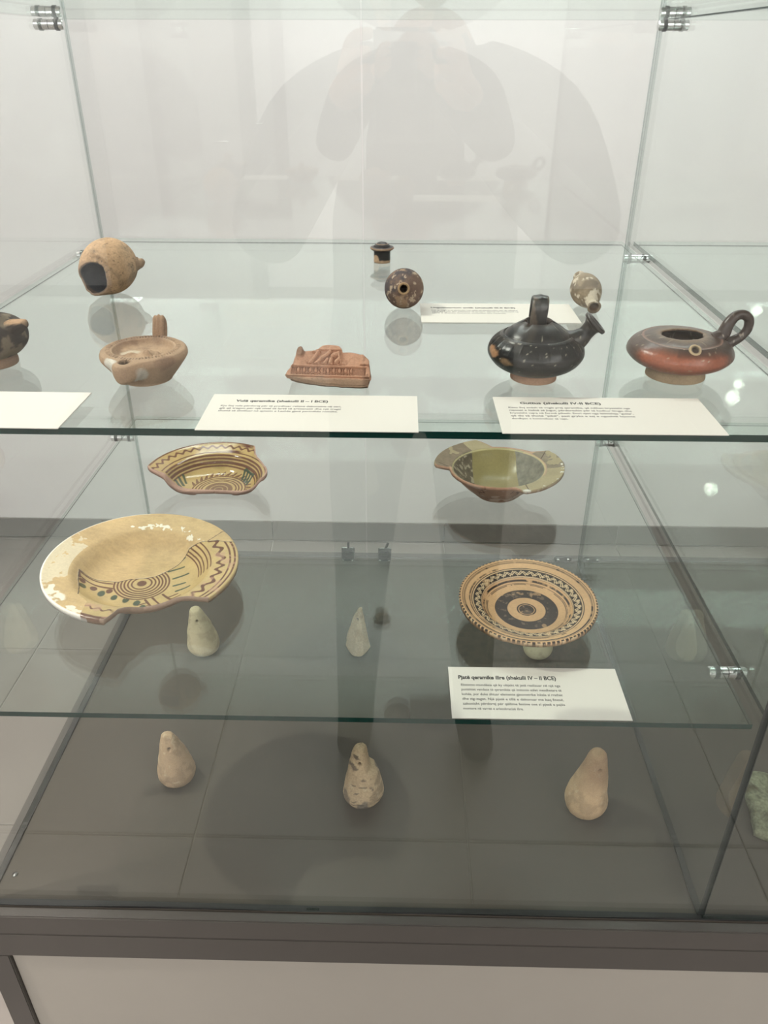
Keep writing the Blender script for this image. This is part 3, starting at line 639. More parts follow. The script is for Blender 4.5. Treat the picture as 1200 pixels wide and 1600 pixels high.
# ---- black-gloss jug with strap handle and flared spout
def bloom(V, F, c, mat, root, name, **k): return painted(name, V, F, c, mat, root, **k)
def black_jug():
    t = empty('spouted_jug', (.5772, .1210, H1), 'squat black-gloss jug with strap handle and flared spout on a pale foot ring', 'jug')
    pr = spline([(.0172, .0075), (.024, .0085), (.034, .0135), (.0403, .0205), (.0417, .0265), (.0385, .0335), (.0325, .0385), (.0290, .0405)], 44)
    pr = np.vstack([pr, [(.0286, .0396), (.0278, .0396), (.0270, .0410), (.0258, .0425), (.0215, .0458), (.0165, .0490), (.0125, .0515), (.0115, .0522), (.0100, .0515), (.0095, .0480)]])
    V, F = revolve(pr, 180)
    a = np.arctan2(V[:, 1], V[:, 0]); r = np.hypot(V[:, 0], V[:, 1])
    fl = (V[:, 2] > .030) & (V[:, 2] < .0388) & (r > .030)      # short ribs below the collar
    s = np.where(fl, .0007*ss(-.2, .9, np.sin(a*76)), 0)-0; V[:, :2] *= (1-s/np.maximum(r, 1e-3))[:, None]; V[:, 2] -= s*.6
    n = fbm(V, 60, 3, 3); V = V*(1+.012*n[:, None])
    jag = (V[:, 2] > .0505) & (V[:, 1] < 0); V[:, 2] -= np.where(jag, .0035*ss(-.02, .16, fbm(V, 90, 3, 9))+.001, 0)
    def cf(V):
        k = fbm(V, 110, 4, 1); c = lin((15, 14, 14))*(1+.9*k[:, None]); c = mixc(c, lin((58, 49, 40)), ss(.04, .16, fbm(V*np.array([1, 1, 3]), 55, 4, 2)+.25*(V[:, 2]-.03)/.03*.5)*.7)
        c = mixc(c, lin((128, 100, 70)), ss(.0055, .003, np.hypot(V[:, 0]+.026, (V[:, 2]-.024)*1.9)+.5*np.maximum(0, V[:, 1]+.02)+.012*k)); c = mixc(c, lin((168, 120, 78)), ss(.004, .002, np.hypot(V[:, 0]+.038, V[:, 2]-.029)+.008*k)*(V[:, 1] < 0))
        c = mixc(c, lin((170, 160, 140)), ss(.27, .31, fbm(V, 620, 2, 6))*.7)
        c = mixc(c, lin((56, 34, 22)), (V[:, 2] > .0495)*(np.hypot(V[:, 0], V[:, 1]) < .0122)*.9)
        return c
    painted('body', V, F, cf, M['blackglaze'], t)
    V, F = revolve(spline([(.0, .0075), (.0175, .0078), (.0192, .0070), (.0200, .0045), (.0203, .0015), (.0195, .0002), (.016, .0004), (.015, .003), (0, .003)], 50), 90)
    painted('foot_ring', V, F, lambda V: lin((176, 134, 104))*(1+.5*fbm(V, 90, 4, 2)[:, None]), M['matte'], t)
    # strap handle: loop in the y-z plane
    P = spline([(-.0005, -.0015, .0475), (-.0005, -.0025, .055), (0, -.0018, .0625), (.0005, .003, .0680), (.0005, .010, .0690), (.0005, .018, .0650), (.0005, .024, .055), (.0005, .026, .043), (.0005, .0255, .036)], 46)
    V, F = tube(P, .0058, 24, .36, (0, 0, 1)) if 0 else tube(P, .0022, 28, 3.2, (1, 0, 0))
    g = 1+.16*np.cos((V[:, 0])/.0055*2*PI*1.0); V[:, 1] = V[:, 1]+0*g
    ridx = np.arange(len(V))//28; C = np.repeat(P, 28, 0); d = V-C; d[:, 1:] *= (1+.13*np.cos(d[:, 0:1]/.0066*2*PI)); V = C+d
    painted('handle', V, F, lambda V: mixc(lin((34, 31, 30))*(1+.8*fbm(V, 120, 4, 4)[:, None]), lin((92, 78, 64)), ss(.05, .16, fbm(V*np.array([3, 1, .4]), 110, 3, 5))), M['blackglaze'], t)
    # spout
    P = spline([(.018, 0, .025), (.0255, 0, .0300), (.0325, 0, .0345), (.0385, 0, .0395), (.0428, 0, .0448), (.0465, 0, .0495)], 26)
    rad = np.interp(np.linspace(0, 1, 26), [0, .25, .5, .7, .88, 1], [.0185, .0135, .0088, .0066, .0070, .0092])
    V, F = tube(P, rad, 36, 1, (0, 1, 0)); painted('spout', V, F, cf, M['blackglaze'], t)
    A = axes_mat((.70, 0, .714), (0, 1, 0)); V, F = revolve([(.0090, -.0010), (.0112, -.0004), (.0115, .0018), (.0108, .0030), (.0085, .0032), (.0062, .0022), (.0035, -.001), (.0005, -.0015)], 60); V = V@A.T+np.array([.0467, 0, .0497])
    painted('spout_rim', V, F, lambda V: mixc(lin((46, 40, 36))*(1+.8*fbm(V, 160, 4, 2)[:, None]), lin((14, 12, 11)), ss(.0055, .004, np.linalg.norm(V-np.array([.0467, 0, .0497]), axis=1))), M['blackglaze'], t)
    t.rotation_euler = (0, 0, R(-4))
black_jug()

# ---- red-brown jug with ring handle
def red_jug():
    t = empty('spouted_jug', (.7050, .1310, H1), 'squat red-brown jug with a ring handle and a broken hole in its top', 'jug')
    pr = spline([(.0215, .0085), (.028, .0100), (.0385, .0145), (.0445, .0200), (.0452, .0245), (.0420, .0300), (.0355, .0345), (.0335, .0350)], 44)
    pr = np.vstack([pr, [(.0328, .0349), (.0310, .0355), (.0260, .0368), (.0215, .0374)], [(.0185, .0376), (.0172, .0374), (.0170, .0362), (.0200, .0350), (.030, .0320), (.0395, .0250), (.036, .0180), (.020, .012), (.0, .011)]])
    V, F = revolve(pr, 180); a = np.arctan2(V[:, 1], V[:, 0]); r = np.hypot(V[:, 0], V[:, 1])
    k = ss(.030, .020, r)*(V[:, 2] > .0335); f = 1+k*(.22*np.cos(a-.2)**2-.12+.25*fbm(np.stack([np.cos(a), np.sin(a), a*0], -1), 2.2, 3, 4)*1.0); V[:, :2] *= f[:, None]
    V *= (1+.012*fbm(V, 50, 3, 3))[:, None]
    def cf(V):
        k = fbm(V, 55, 4, 1); a = np.degrees(np.arctan2(V[:, 1], V[:, 0])); brown = lin((82, 60, 48))*(1+.6*fbm(V, 90, 4, 5)[:, None]); red = lin((158, 84, 54))*(1+.3*k[:, None])
        z = V[:, 2]; m = ss(-162, -140, a+40*k)*(1-ss(-66, -34, a+50*k))*ss(.004, .014, z)*(1-ss(.0275, .0345, z+.006*k)); c = mixc(brown, red, m); 
        m = ss(.0045, .0015, abs(V[:, 2]-.033)+.01*k)*((a > -110) & (a < 0))*.4; c = mixc(c, lin((40, 30, 28)), m)
        c = mixc(c, lin((142, 116, 84)), ss(.0125, .006, z+.012*k)); c = mixc(c, lin((176, 130, 110)), ss(.0006, .0002, abs(np.hypot(V[:, 0], V[:, 1])-.0332))*(z > .033)*.8)
        c = mixc(c, lin((190, 168, 140)), ss(.28, .32, fbm(V, 560, 2, 6))*.7)
        r = np.hypot(V[:, 0], V[:, 1]); c = mixc(c, lin((120, 92, 66)), ss(.0362, .0372, z)*ss(.0240, .019, r)); 
        return c
    painted('body', V, F, cf, M['blackglaze'], t)
    V, F = revolve(spline([(0, .0100), (.022, .0100), (.0240, .0085), (.0250, .005), (.0258, .0012), (.0250, .0002), (.0215, .0004), (.020, .004), (0, .004)], 50), 90)
    painted('foot_ring', V, F, lambda V: lin((176, 148, 112))*(1+.4*fbm(V, 90, 4, 2)[:, None]), M['matte'], t)
    brn = lambda V: mixc(lin((66, 50, 44))*(1+.6*fbm(V, 110, 4, 4)[:, None]), lin((186, 168, 150)), ss(.24, .28, fbm(V, 380, 2, 8))*.7)
    th = np.radians(np.linspace(-190, 100, 50)); C = np.array([.0565, .003, .0475]); P = np.stack([C[0]+.0145*np.cos(th+R(-38)), C[1]+0*th+.002*np.sin(th), C[2]+.0155*np.sin(th+R(-38))], -1)
    P = spline([(.0300, .002, .0320), (.0355, .002, .0370), (.0385, .003, .0455), (.0435, .004, .0522), (.0500, .004, .0540), (.0558, .004, .0500), (.0562, .003, .0420), (.0515, .002, .0355), (.0450, .001, .0315), (.0370, .000, .0270)], 60)
    rad = np.interp(np.linspace(0, 1, 60), [0, .18, .4, .75, .9, 1], [.0072, .0055, .0042, .0040, .0048, .006]); V, F = tube(P, rad, 20, 1, (0, 1, 0)); painted('handle', V, F, brn, M['blackglaze'], t)
    # small tubular spout on the front shoulder
    d = np.array([.06, -.66, .74]); d /= np.linalg.norm(d); p0 = np.array([-.0005, -.0285, .0270]); P = [p0+d*s for s in np.linspace(-.004, .0105, 14)]
    rad = np.interp(np.linspace(0, 1, 14), [0, .3, .6, 1], [.0115, .0085, .0058, .0050]); V, F = tube(P, rad, 30, 1, (1, 0, 0), caps=False)
    painted('spout', V, F, lambda V: mixc(cf(V), lin((190, 160, 120)), ss(.0085, .0098, (V-p0)@d)), M['blackglaze'], t)
    V, F = revolve([(.0050, -.0006), (.0053, .0006), (.0045, .0012), (.0030, .0010), (.0028, -.002), (.0001, -.003)], 36); V = V@axes_mat(d).T+p0+d*.0105
    painted('spout_lip', V, F, lambda V: mixc(lin((196, 168, 126))*np.ones((len(V), 3)), lin((20, 14, 10)), ss(.0034, .0028, np.linalg.norm(np.cross(V-p0, d), axis=1))), M['matte'], t)
red_jug()

# ---- worn dark jug cut by the left edge of the photo
def left_jug():
    t = empty('spouted_jug', (.0845, .1440, H1), 'worn brown-black jug with a broken spout, cut by the left photo edge', 'jug')
    pr = spline([(.0185, .0085), (.026, .0115), (.0330, .0185), (.0352, .0265), (.0335, .0340), (.0270, .0400), (.0170, .0440), (.0115, .0465), (.0105, .0540), (.0120, .0600)], 60)
    pr = np.vstack([pr, [(.0125, .0610), (.0105, .0612), (.0085, .0580), (.0080, .050), (.004, .046), (0, .046)]])
    V, F = revolve(pr, 140); V *= (1+.02*fbm(V, 60, 3, 3))[:, None]
    def cf(V):
        k = fbm(V, 75, 4, 1); c = lin((52, 42, 36))*(1+.8*fbm(V, 130, 4, 2)[:, None]); c = mixc(c, lin((128, 112, 90)), ss(.05, .12, fbm(V, 100, 4, 7))*.8); return mixc(c, lin((166, 128, 94)), ss(.045, .053, V[:, 2]+.01*k)*.8)
    painted('body', V, F, cf, M['matte'], t)
    V, F = revolve(spline([(0, .0100), (.0185, .0100), (.0200, .0080), (.0215, .005), (.0215, .0015), (.0205, .0002), (.016, .0004), (.015, .004), (0, .004)], 50), 80)
    painted('foot_ring', V, F, lambda V: lin((150, 118, 92))*(1+.4*fbm(V, 90, 4, 2)[:, None]), M['matte'], t)
    P = [(.014, -.004, .029), (.024, -.005, .0335), (.0340, -.0055, .0380), (.0400, -.006, .0400)]
    V, F = tube(spline(P, 16), np.interp(np.linspace(0, 1, 16), [0, .5, 1], [.013, .0105, .0055]), 26, .75, (0, 0, 1)); V[:, 2] = np.minimum(V[:, 2], .0415+.05*(V[:, 0]-.02)+.0008*fbm(V, 200, 2, 1))
    painted('spout', V, F, lambda V: mixc(cf(V), lin((176, 138, 100))*(1+.3*fbm(V, 120, 3, 3)[:, None]), ss(.0400, .0412, V[:, 2]-.05*(V[:, 0]-.02))), M['matte'], t)
    V, F = revolve([(.0062, 0), (.0056, .0006), (.0048, .0004), (.0040, -.002), (.0001, -.003)], 30); V[:, 0] *= 1.1; V[:, 1] *= .8; V += np.array([.0310, -.0056, .0421])
    painted('spout_hole', V, F, lambda V: mixc(lin((180, 142, 104))*np.ones((len(V), 3)), lin((28, 20, 16)), ss(.0420, .0414, V[:, 2])), M['matte'], t)
left_jug()

# ---- mould-made oil lamp
def oil_lamp():
    t = empty('oil_lamp', (.2372, .1085, H1), 'brown clay oil lamp with a relief disc, wick hole and ridged handle', 'oil lamp')
    pr = spline([(.0, .0006), (.016, .0004), (.021, .0010), (.0225, .003), (.0290, .0110), (.0360, .0205), (.0372, .0245), (.0362, .0275)], 50)
    pr = np.vstack([pr, spline([(.0350, .0283), (.0320, .0290), (.0285, .0290), (.0262, .0286), (.0245, .0262), (.0225, .0240), (.019, .0228), (.010, .0224), (.0004, .0224)], 60)])
    V, F = revolve(pr, 260); r = np.hypot(V[:, 0], V[:, 1]); a = np.arctan2(V[:, 1], V[:, 0]); A0 = R(-101)
    da = np.abs((a-A0+PI) % (2*PI)-PI)                     # nozzle bulges out toward the viewer
    bul = np.exp(-(da/.27)**2); k = ss(.024, .036, r)*bul; low = 1-.0*V[:, 2]
    V[:, :2] *= (1+k*.27)[:, None]; V[:, 2] += k*(-.0015)
    V[:, 2] = np.where((V[:, 2] > .001) & (V[:, 2] < .022) & (k > .2), V[:, 2]*(1-.35*k), V[:, 2])
    up = V[:, 2] > .0215; r = np.hypot(V[:, 0], V[:, 1])
    V[:, 2] += np.where(up & (abs(r-.0298) < .0024) & (bul < .25), .0012*np.sin(a*72)*ss(.0024, .0012, abs(r-.0298)), 0)   # stamped ovules on the rim
    X, Y = V[:, 0], V[:, 1]; disc = up & (r < .0235)
    fig = .0040*np.exp(-(((X-.004)/.0042)**2+((Y+.002)/.007)**2))+.0028*np.exp(-(((X-.0135)/.0022)**2+((Y+.004)/.0045)**2))+.0022*np.exp(-(((X-.001+Y*.8)/.0026)**2+((Y+.008)/.008)**2))+.0024*np.exp(-(((X+.011)/.006)**2+((Y+.003)/.004)**2))
    V[:, 2] += np.where(disc, 1.15*fig*(1+1.3*fbm(V, 260, 2, 3)), 0)
    wx, wy = .0365*math.cos(A0), .0365*math.sin(A0); q = np.hypot((X-wx), (Y-wy)*1.15); V[:, 2] -= np.where(up, .0075*ss(.0052, .0036, q), 0)
    V[:, 2] += np.where(V[:, 2] > .002, .0026*fbm(V, 60, 4, 2), 0)
    def cf(V):
        k = fbm(V, 70, 4, 1); c = lin((172, 138, 106))*(1+.6*k[:, None]); c = mixc(c, lin((128, 96, 74)), ss(.02, .16, fbm(V, 38, 4, 3))*.7)
        X, Y, Z = V.T; r = np.hypot(X, Y); n3 = fbm(V, 150, 3, 8)
        pat = ss(.011, .008, np.hypot(X+.012, (Y-.002)*1.3)+.012*k)*(Z > .021); c = mixc(c, lin((196, 176, 150)), pat*.9)
        pat = ss(.011, .007, np.hypot(X+.024, (Y+.036))+.012*k)*(Z < .0285); c = mixc(c, lin((208, 198, 184)), pat); pat = ss(.007, .004, np.hypot(X-.004, (Y+.034))+.010*k)*(Z < .024); c = mixc(c, lin((200, 188, 172)), pat)
        c = mixc(c, lin((18, 12, 9)), ss(.0054, .0042, np.hypot(X-wx, (Y-wy)*1.15))*(Z > .012)*(Z < .0285)); c = mixc(c, lin((84, 60, 46)), (abs(r-.0298) < .0018)*ss(.0, .6, -np.sin(np.arctan2(Y, X)*72))*(Z > .026)*.7)  # shade in the gaps between rim ovules is painted into the clay
        return c
    painted('body', V, F, cf, M['matte'], t)
    hp = spline([(.0055, .0300, .0240), (.0060, .0325, .0330), (.0062, .0345, .0375), (.0062, .0390, .0430), (.0062, .0440, .0400), (.0060, .0455, .0340), (.0055, .0420, .0240), (.0050, .0340, .0180)], 44)
    V, F = tube(hp, .0026, 30, 2.0, (1, 0, 0)); C = np.repeat(hp, 30, 0); d = V-C; d[:, 1:] *= (1+.28*np.cos(d[:, 0:1]/.0052*2*PI*1.5)); V = C+d
    painted('handle', V, F, lambda V: lin((158, 122, 90))*(1+.4*fbm(V, 90, 4, 4)[:, None]), M['matte'], t)
    t.rotation_euler = (0, 0, R(2))
oil_lamp()

# ---- broken egg-shaped jar lying on its side
def broken_jar():
    t = empty('broken_jar', (.1165, .3950, H1), 'egg-shaped sandy clay jar lying down with its dark broken mouth showing', 'jar')
    out = spline([(0, -.0335), (.010, -.0322), (.0210, -.0262), (.0295, -.0150), (.0330, -.0010), (.0322, .0110), (.0285, .0225), (.0232, .0310), (.0196, .0352)], 60)
    inn = spline([(.0172, .0345), (.0205, .0300), (.0255, .0215), (.0288, .0110), (.0292, -.0010), (.025, -.0150), (.012, -.027), (0, -.029)], 40)
    V, F = revolve(np.vstack([out, inn]), 150); a = np.arctan2(V[:, 1], V[:, 0]); V[:, 2] += ss(.024, .034, V[:, 2])*(.006*np.cos(a-R(-115))**3+.010*fbm(np.stack([np.cos(a), np.sin(a), 0*a], -1), 1.6, 3, 5))
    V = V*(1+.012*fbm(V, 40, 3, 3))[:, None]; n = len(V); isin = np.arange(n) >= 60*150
    def cf(V):
        c = lin((190, 152, 112))*(1+.35*fbm(V, 60, 4, 1)[:, None]); c = mixc(c, lin((146, 120, 92)), ss(.02, .14, fbm(V, 90, 4, 3)+.004*V[:, 0]*100)*.6); c = mixc(c, lin((80, 66, 54)), ss(.20, .26, fbm(V, 650, 2, 4))*.6)
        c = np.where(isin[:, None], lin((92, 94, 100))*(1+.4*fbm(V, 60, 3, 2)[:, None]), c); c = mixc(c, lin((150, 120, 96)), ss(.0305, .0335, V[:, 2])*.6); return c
    A = axes_mat((-.30, -.90, -.22)); Vw = V@A.T*.94
    zmin = Vw[:, 2].min(); me = mesh('body', Vw, F); paint(me, cf(V)); link('body', me, M['rough'], t, True, (0, 0, -zmin+.0003))
    me.validate()
    P = spline([(.0240, .0060, .0060), (.0300, .0065, .0075), (.0345, .0070, .0085), (.0375, .0072, .0110)], 12); V, F = tube(P, np.interp(np.linspace(0, 1, 12), [0, .6, 1], [.0095, .0062, .0030]), 20, 1, (0, 1, 0)); V += .0012*fbm(V, 150, 2, 1)[:, None]; V[:, 2] += -zmin-.006
    painted('handle_stub', V, F, lambda V: lin((150, 120, 90))*(1+.4*fbm(V, 90, 4, 4)[:, None]), M['rough'], t)
broken_jar()

# ---- round flask lying with its mouth to the viewer
def flask():
    t = empty('round_flask', (.4625, .3400, H1), 'small round mottled brown flask with its open mouth facing the front', 'flask')
    out = spline([(0, -.0216), (.009, -.0198), (.0168, -.0138), (.0213, -.0035), (.0212, .0048), (.0172, .0125), (.0110, .0182), (.0068, .0212), (.0052, .0235), (.0054, .0262), (.0066, .0280)], 70)
    inn = np.array([(.0060, .0286), (.0044, .0282), (.0038, .0250), (.0036, .0200), (.006, .010), (0, .008)]); V, F = revolve(np.vstack([out, inn]), 120); V = V*(1+.012*fbm(V, 60, 3, 3))[:, None]
    def cf(V):
        c = lin((122, 96, 82))*(1+.5*fbm(V, 110, 4, 1)[:, None]); c = mixc(c, lin((82, 72, 74)), ss(.0, .14, fbm(V, 55, 4, 3)+.005*(-V[:, 0])*100*.12)); c = mixc(c, lin((168, 134, 104)), ss(.08, .14, fbm(V, 70, 4, 7)))
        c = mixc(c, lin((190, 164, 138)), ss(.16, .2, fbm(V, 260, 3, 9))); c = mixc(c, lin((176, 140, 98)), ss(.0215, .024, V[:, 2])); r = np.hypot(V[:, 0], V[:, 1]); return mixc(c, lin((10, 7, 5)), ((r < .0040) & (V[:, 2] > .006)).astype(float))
    A = axes_mat((-.02, -.96, .24)); Vw = V@A.T; zm = Vw[:, 2].min(); me = mesh('body', Vw, F); paint(me, cf(V)); link('body', me, M['matte'], t, True, (0, 0, -zm+.0002))
flask()

# ---- tiny vase lying on its side
def vase():
    t = empty('small_vase', (.6680, .3520, H1), 'tiny grey-brown vase lying down, mouth forward, right of the rear card', 'vase')
    out = spline([(0, -.0335), (.0062, -.0335), (.0068, -.0315), (.0052, -.0285), (.0075, -.0240), (.0138, -.0165), (.0170, -.0060), (.0162, .0045), (.0118, .0160), (.0075, .0235), (.0058, .0275), (.0060, .0305), (.0076, .0335)], 80)
    inn = np.array([(.0072, .0342), (.0056, .0340), (.0045, .0310), (.0042, .0260), (0, .0250)]); V, F = revolve(np.vstack([out, inn]), 110); V = V*(1+.014*fbm(V, 70, 3, 3))[:, None]
    def cf(V):
        c = lin((150, 130, 104))*(1+.4*fbm(V, 110, 4, 1)[:, None]); c = mixc(c, lin((104, 88, 70)), ss(.02, .14, fbm(V, 60, 4, 3))*.7); c = mixc(c, lin((206, 190, 166)), ss(.11, .15, fbm(V, 120, 3, 9))); r = np.hypot(V[:, 0], V[:, 1])
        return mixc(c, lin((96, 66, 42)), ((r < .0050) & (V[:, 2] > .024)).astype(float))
    A = axes_mat((.10, -.95, -.27)); Vw = V@A.T; zm = Vw[:, 2].min(); me = mesh('body', Vw, F); paint(me, cf(V)); link('body', me, M['matte'], t, True, (0, 0, -zm+.0002))
vase()

# ---- black bottle mouth with pale rim
def bottle_mouth():
    t = empty('bottle_mouth', (.4325, .5640, H1), 'small black-glazed bottle neck with a flanged domed top, at the back', 'bottle neck')
    V, F = revolve(np.vstack([[(0, .0002), (.0108, .0002), (.0114, .0008)], spline([(.0114, .003), (.0113, .010), (.0114, .0155)], 14)]), 90)
    def cf(V):
        n = fbm(V, 110, 4, 1); m = ss(.0032, .0042, V[:, 2]+.004*n-.0055*ss(.006, -.001, V[:, 0]+.0105)*0); pal = ss(.0048, .0038, np.hypot((V[:, 0]+.0085)*1.0, (V[:, 2]-.0045)*.7)+.002*n)*(V[:, 1] < 0); return mixc(mixc(lin((196, 158, 122))*np.ones((len(V), 3)), lin((22, 19, 19))*(1+.8*n[:, None]), m), lin((196, 158, 122)), pal)
    painted('neck', V, F, cf, M['blackglaze'], t)
    V, F = revolve(np.vstack([[(.0110, .0150), (.0150, .0172), (.0163, .0185), (.0165, .0195), (.0155, .0205)], spline([(.0148, .0206), (.0118, .0212), (.0112, .0222), (.0085, .0243), (.0078, .0243), (.0072, .0252), (.0045, .0266), (.0002, .0270)], 40)]), 90)
    painted('flange', V, F, lambda V: mixc(lin((34, 28, 28))*(1+.7*fbm(V, 110, 4, 1)[:, None]), lin((160, 126, 98)), np.maximum(ss(.0150, .0158, np.hypot(V[:, 0], V[:, 1])), ss(.0007, .0003, abs(np.hypot(V[:, 0], V[:, 1])-.0079)))), M['blackglaze'], t)
bottle_mouth()

# ---- relief fragment: egg-and-dart band with figures
def relief():
    t = empty('relief_fragment', (.3972, .0865, H1), 'orange clay relief fragment with small figures over an egg-and-dart band', 'relief fragment')
    nu, nv = 300, 150; U = np.linspace(-1, 1, nu); S = np.linspace(0, 1, nv)
    u = U*.0372
    pu = [-.0372, -.0350, -.0310, -.0300, -.0270, -.0245, -.0225, -.0180, -.0100, -.0080, -.0060, .0000, .0080, .0105, .0110, .0200, .0260, .0300, .0345, .0360, .0372]
    pt = [.0105, .0150, .0200, .0255, .0345, .0365, .0325, .0330, .0338, .0360, .0375, .0382, .0372, .0345, .0325, .0325, .0310, .0290, .0245, .0150, .0100]
    bb = [.0090, .0070, .0055, .0050, .0045, .0040, .0035, .0025, .0015, .0010, .0008, .0006, .0004, .0002, .0, .0, .0, .0002, .0010, .0040, .0085]
    vt = np.interp(u, pu, pt); vb = np.interp(u, pu, bb)
    UU = np.repeat(u[:, None], nv, 1); VV = vb[:, None]+(vt-vb)[:, None]*S[None]
    P0 = np.stack([UU, VV, 0*UU], -1).reshape(-1, 3)
    x, v = P0[:, 0], P0[:, 1]; h = np.zeros(len(x))
    h += .0016*ss(.0000, .006, v)*(1-ss(.0062, .0072, v))+.0015*ss(.0078, .0084, v)*(1-ss(.0092, .0098, v))   # broken foot, lower fillet
    h += -.0012*ss(.0098, .0104, v)*(1-ss(.0168, .0174, v))*(abs(x) < .032)
    if True:
        ph = ((x+.0285)/.0051) % 1-.5; act = (x > -.0285) & (x < .0175+.003)
        eu = ph*.0051; ev = v-.0145; q = np.sqrt((eu/.00165)**2+((ev)/.0026)**2)
        h += act*(.0018*np.sqrt(np.clip(1-q**2, 0, 1))+.0011*ss(.22, .10, abs(q-1.32))*(ev < .0022)); h += act*.0012*ss(.0004, .0002, abs(abs(eu)-.00255))*(ev < .001)*(ev > -.0042)
    h += .0013*ss(.0170, .0176, v)*(1-ss(.0182, .0190, v))*(abs(x) < .033)
    fld = ss(.0190, .0200, v)
    def limb(a, b, wd, ht):
        return ht*np.sqrt(np.clip(1-(segd(x, v, a, b)/wd)**2, 0, 1))
    f = np.zeros(len(x))
    for a, b, wd, ht in (((-.017, .0195), (-.0125, .0245), .0014, .0026), ((-.0125, .0245), (-.0095, .0300), .0018, .0030), ((-.0095, .0300), (-.0135, .0305), .0011, .0024), ((-.0110, .0195), (-.0065, .0240), .0016, .0028), ((-.0065, .0240), (-.0020, .0275), .0019, .0032), ((-.0020, .0275), (.0005, .0305), .0018, .0030),
                        ((-.0035, .0195), (-.0010, .0235), .0016, .0028), ((.0015, .0200), (.0025, .0240), .0020, .0032), ((.0030, .0270), (.0065, .0285), .0020, .0030), ((.0060, .0210), (.0090, .0245), .0018, .0028), ((.0090, .0245), (.0080, .0300), .0014, .0026), ((.0100, .0195), (.0105, .0290), .0008, .0016)):
        f = np.maximum(f, limb(a, b, wd, ht))
    h += f*fld
    h += fld*(.0016*ss(.0316, .0328, v)*(x > -.012)*(x < .011)+.0026*ss(.0045, .002, np.hypot((x+.0255)*1.0, (v-.030)*.6))+.0022*ss(.026, .029, x))
    h += .0010*fbm(P0, 260, 3, 2)+.0022*fbm(P0, 70, 3, 3)*(ss(.0105, .006, v)+ss(.031, .034, abs(x)))
    h = h*1.5
    edge = np.minimum(np.minimum(np.repeat((U+1)[:, None], nv, 1), np.repeat((1-U)[:, None], nv, 1)).reshape(-1)*.0372, np.minimum(v-np.repeat(vb, nv), np.repeat(vt, nv)-v)); h -= .003*ss(.0018, 0, edge)
    dep = .0150+.003*fbm(P0, 40, 2, 6); n0 = len(P0)
    top = np.stack([x, v, h], -1); bot = np.stack([x*.97, v*.92+.001, -dep*ss(-.0005, .003, edge)], -1)
    V = np.vstack([top, bot]); F = []
    idx = lambda i, j: i*nv+j
    i, j = np.meshgrid(np.arange(nu-1), np.arange(nv-1), indexing='ij'); q = np.stack([i*nv+j, (i+1)*nv+j, (i+1)*nv+j+1, i*nv+j+1], -1).reshape(-1, 4); F = q.tolist()+(q[:, ::-1]+n0).tolist()
    bl = [idx(i, 0) for i in range(nu)]+[idx(nu-1, j) for j in range(1, nv)]+[idx(i, nv-1) for i in range(nu-2, -1, -1)]+[idx(0, j) for j in range(nv-2, 0, -1)]
    for a, b in zip(bl, bl[1:]+bl[:1]): F.append([b, a, a+n0, b+n0])
    L = V.copy()
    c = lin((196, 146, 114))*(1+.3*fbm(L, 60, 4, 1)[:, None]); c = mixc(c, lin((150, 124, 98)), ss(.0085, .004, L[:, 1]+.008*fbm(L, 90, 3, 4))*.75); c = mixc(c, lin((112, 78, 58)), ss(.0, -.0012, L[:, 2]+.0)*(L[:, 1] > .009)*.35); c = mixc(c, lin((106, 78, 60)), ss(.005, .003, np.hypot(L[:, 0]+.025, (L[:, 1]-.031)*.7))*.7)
    c = mixc(c, lin((98, 70, 54)), ss(.02, .1, fbm(L, 120, 3, 8))*ss(.028, .033, abs(L[:, 0]))*.6)
    th = R(47); Vw = np.stack([V[:, 0], V[:, 1]*math.cos(th)-V[:, 2]*math.sin(th), V[:, 1]*math.sin(th)+V[:, 2]*math.cos(th)], -1); zm = Vw[:, 2].min()
    Vw[:, 2] = np.maximum(Vw[:, 2], -.0035); me = mesh('slab', Vw, F); paint(me, c); me.validate(); link('slab', me, M['matte'], t, True, (0, 0, .0037)); t.rotation_euler = (0, 0, R(-3))
relief()

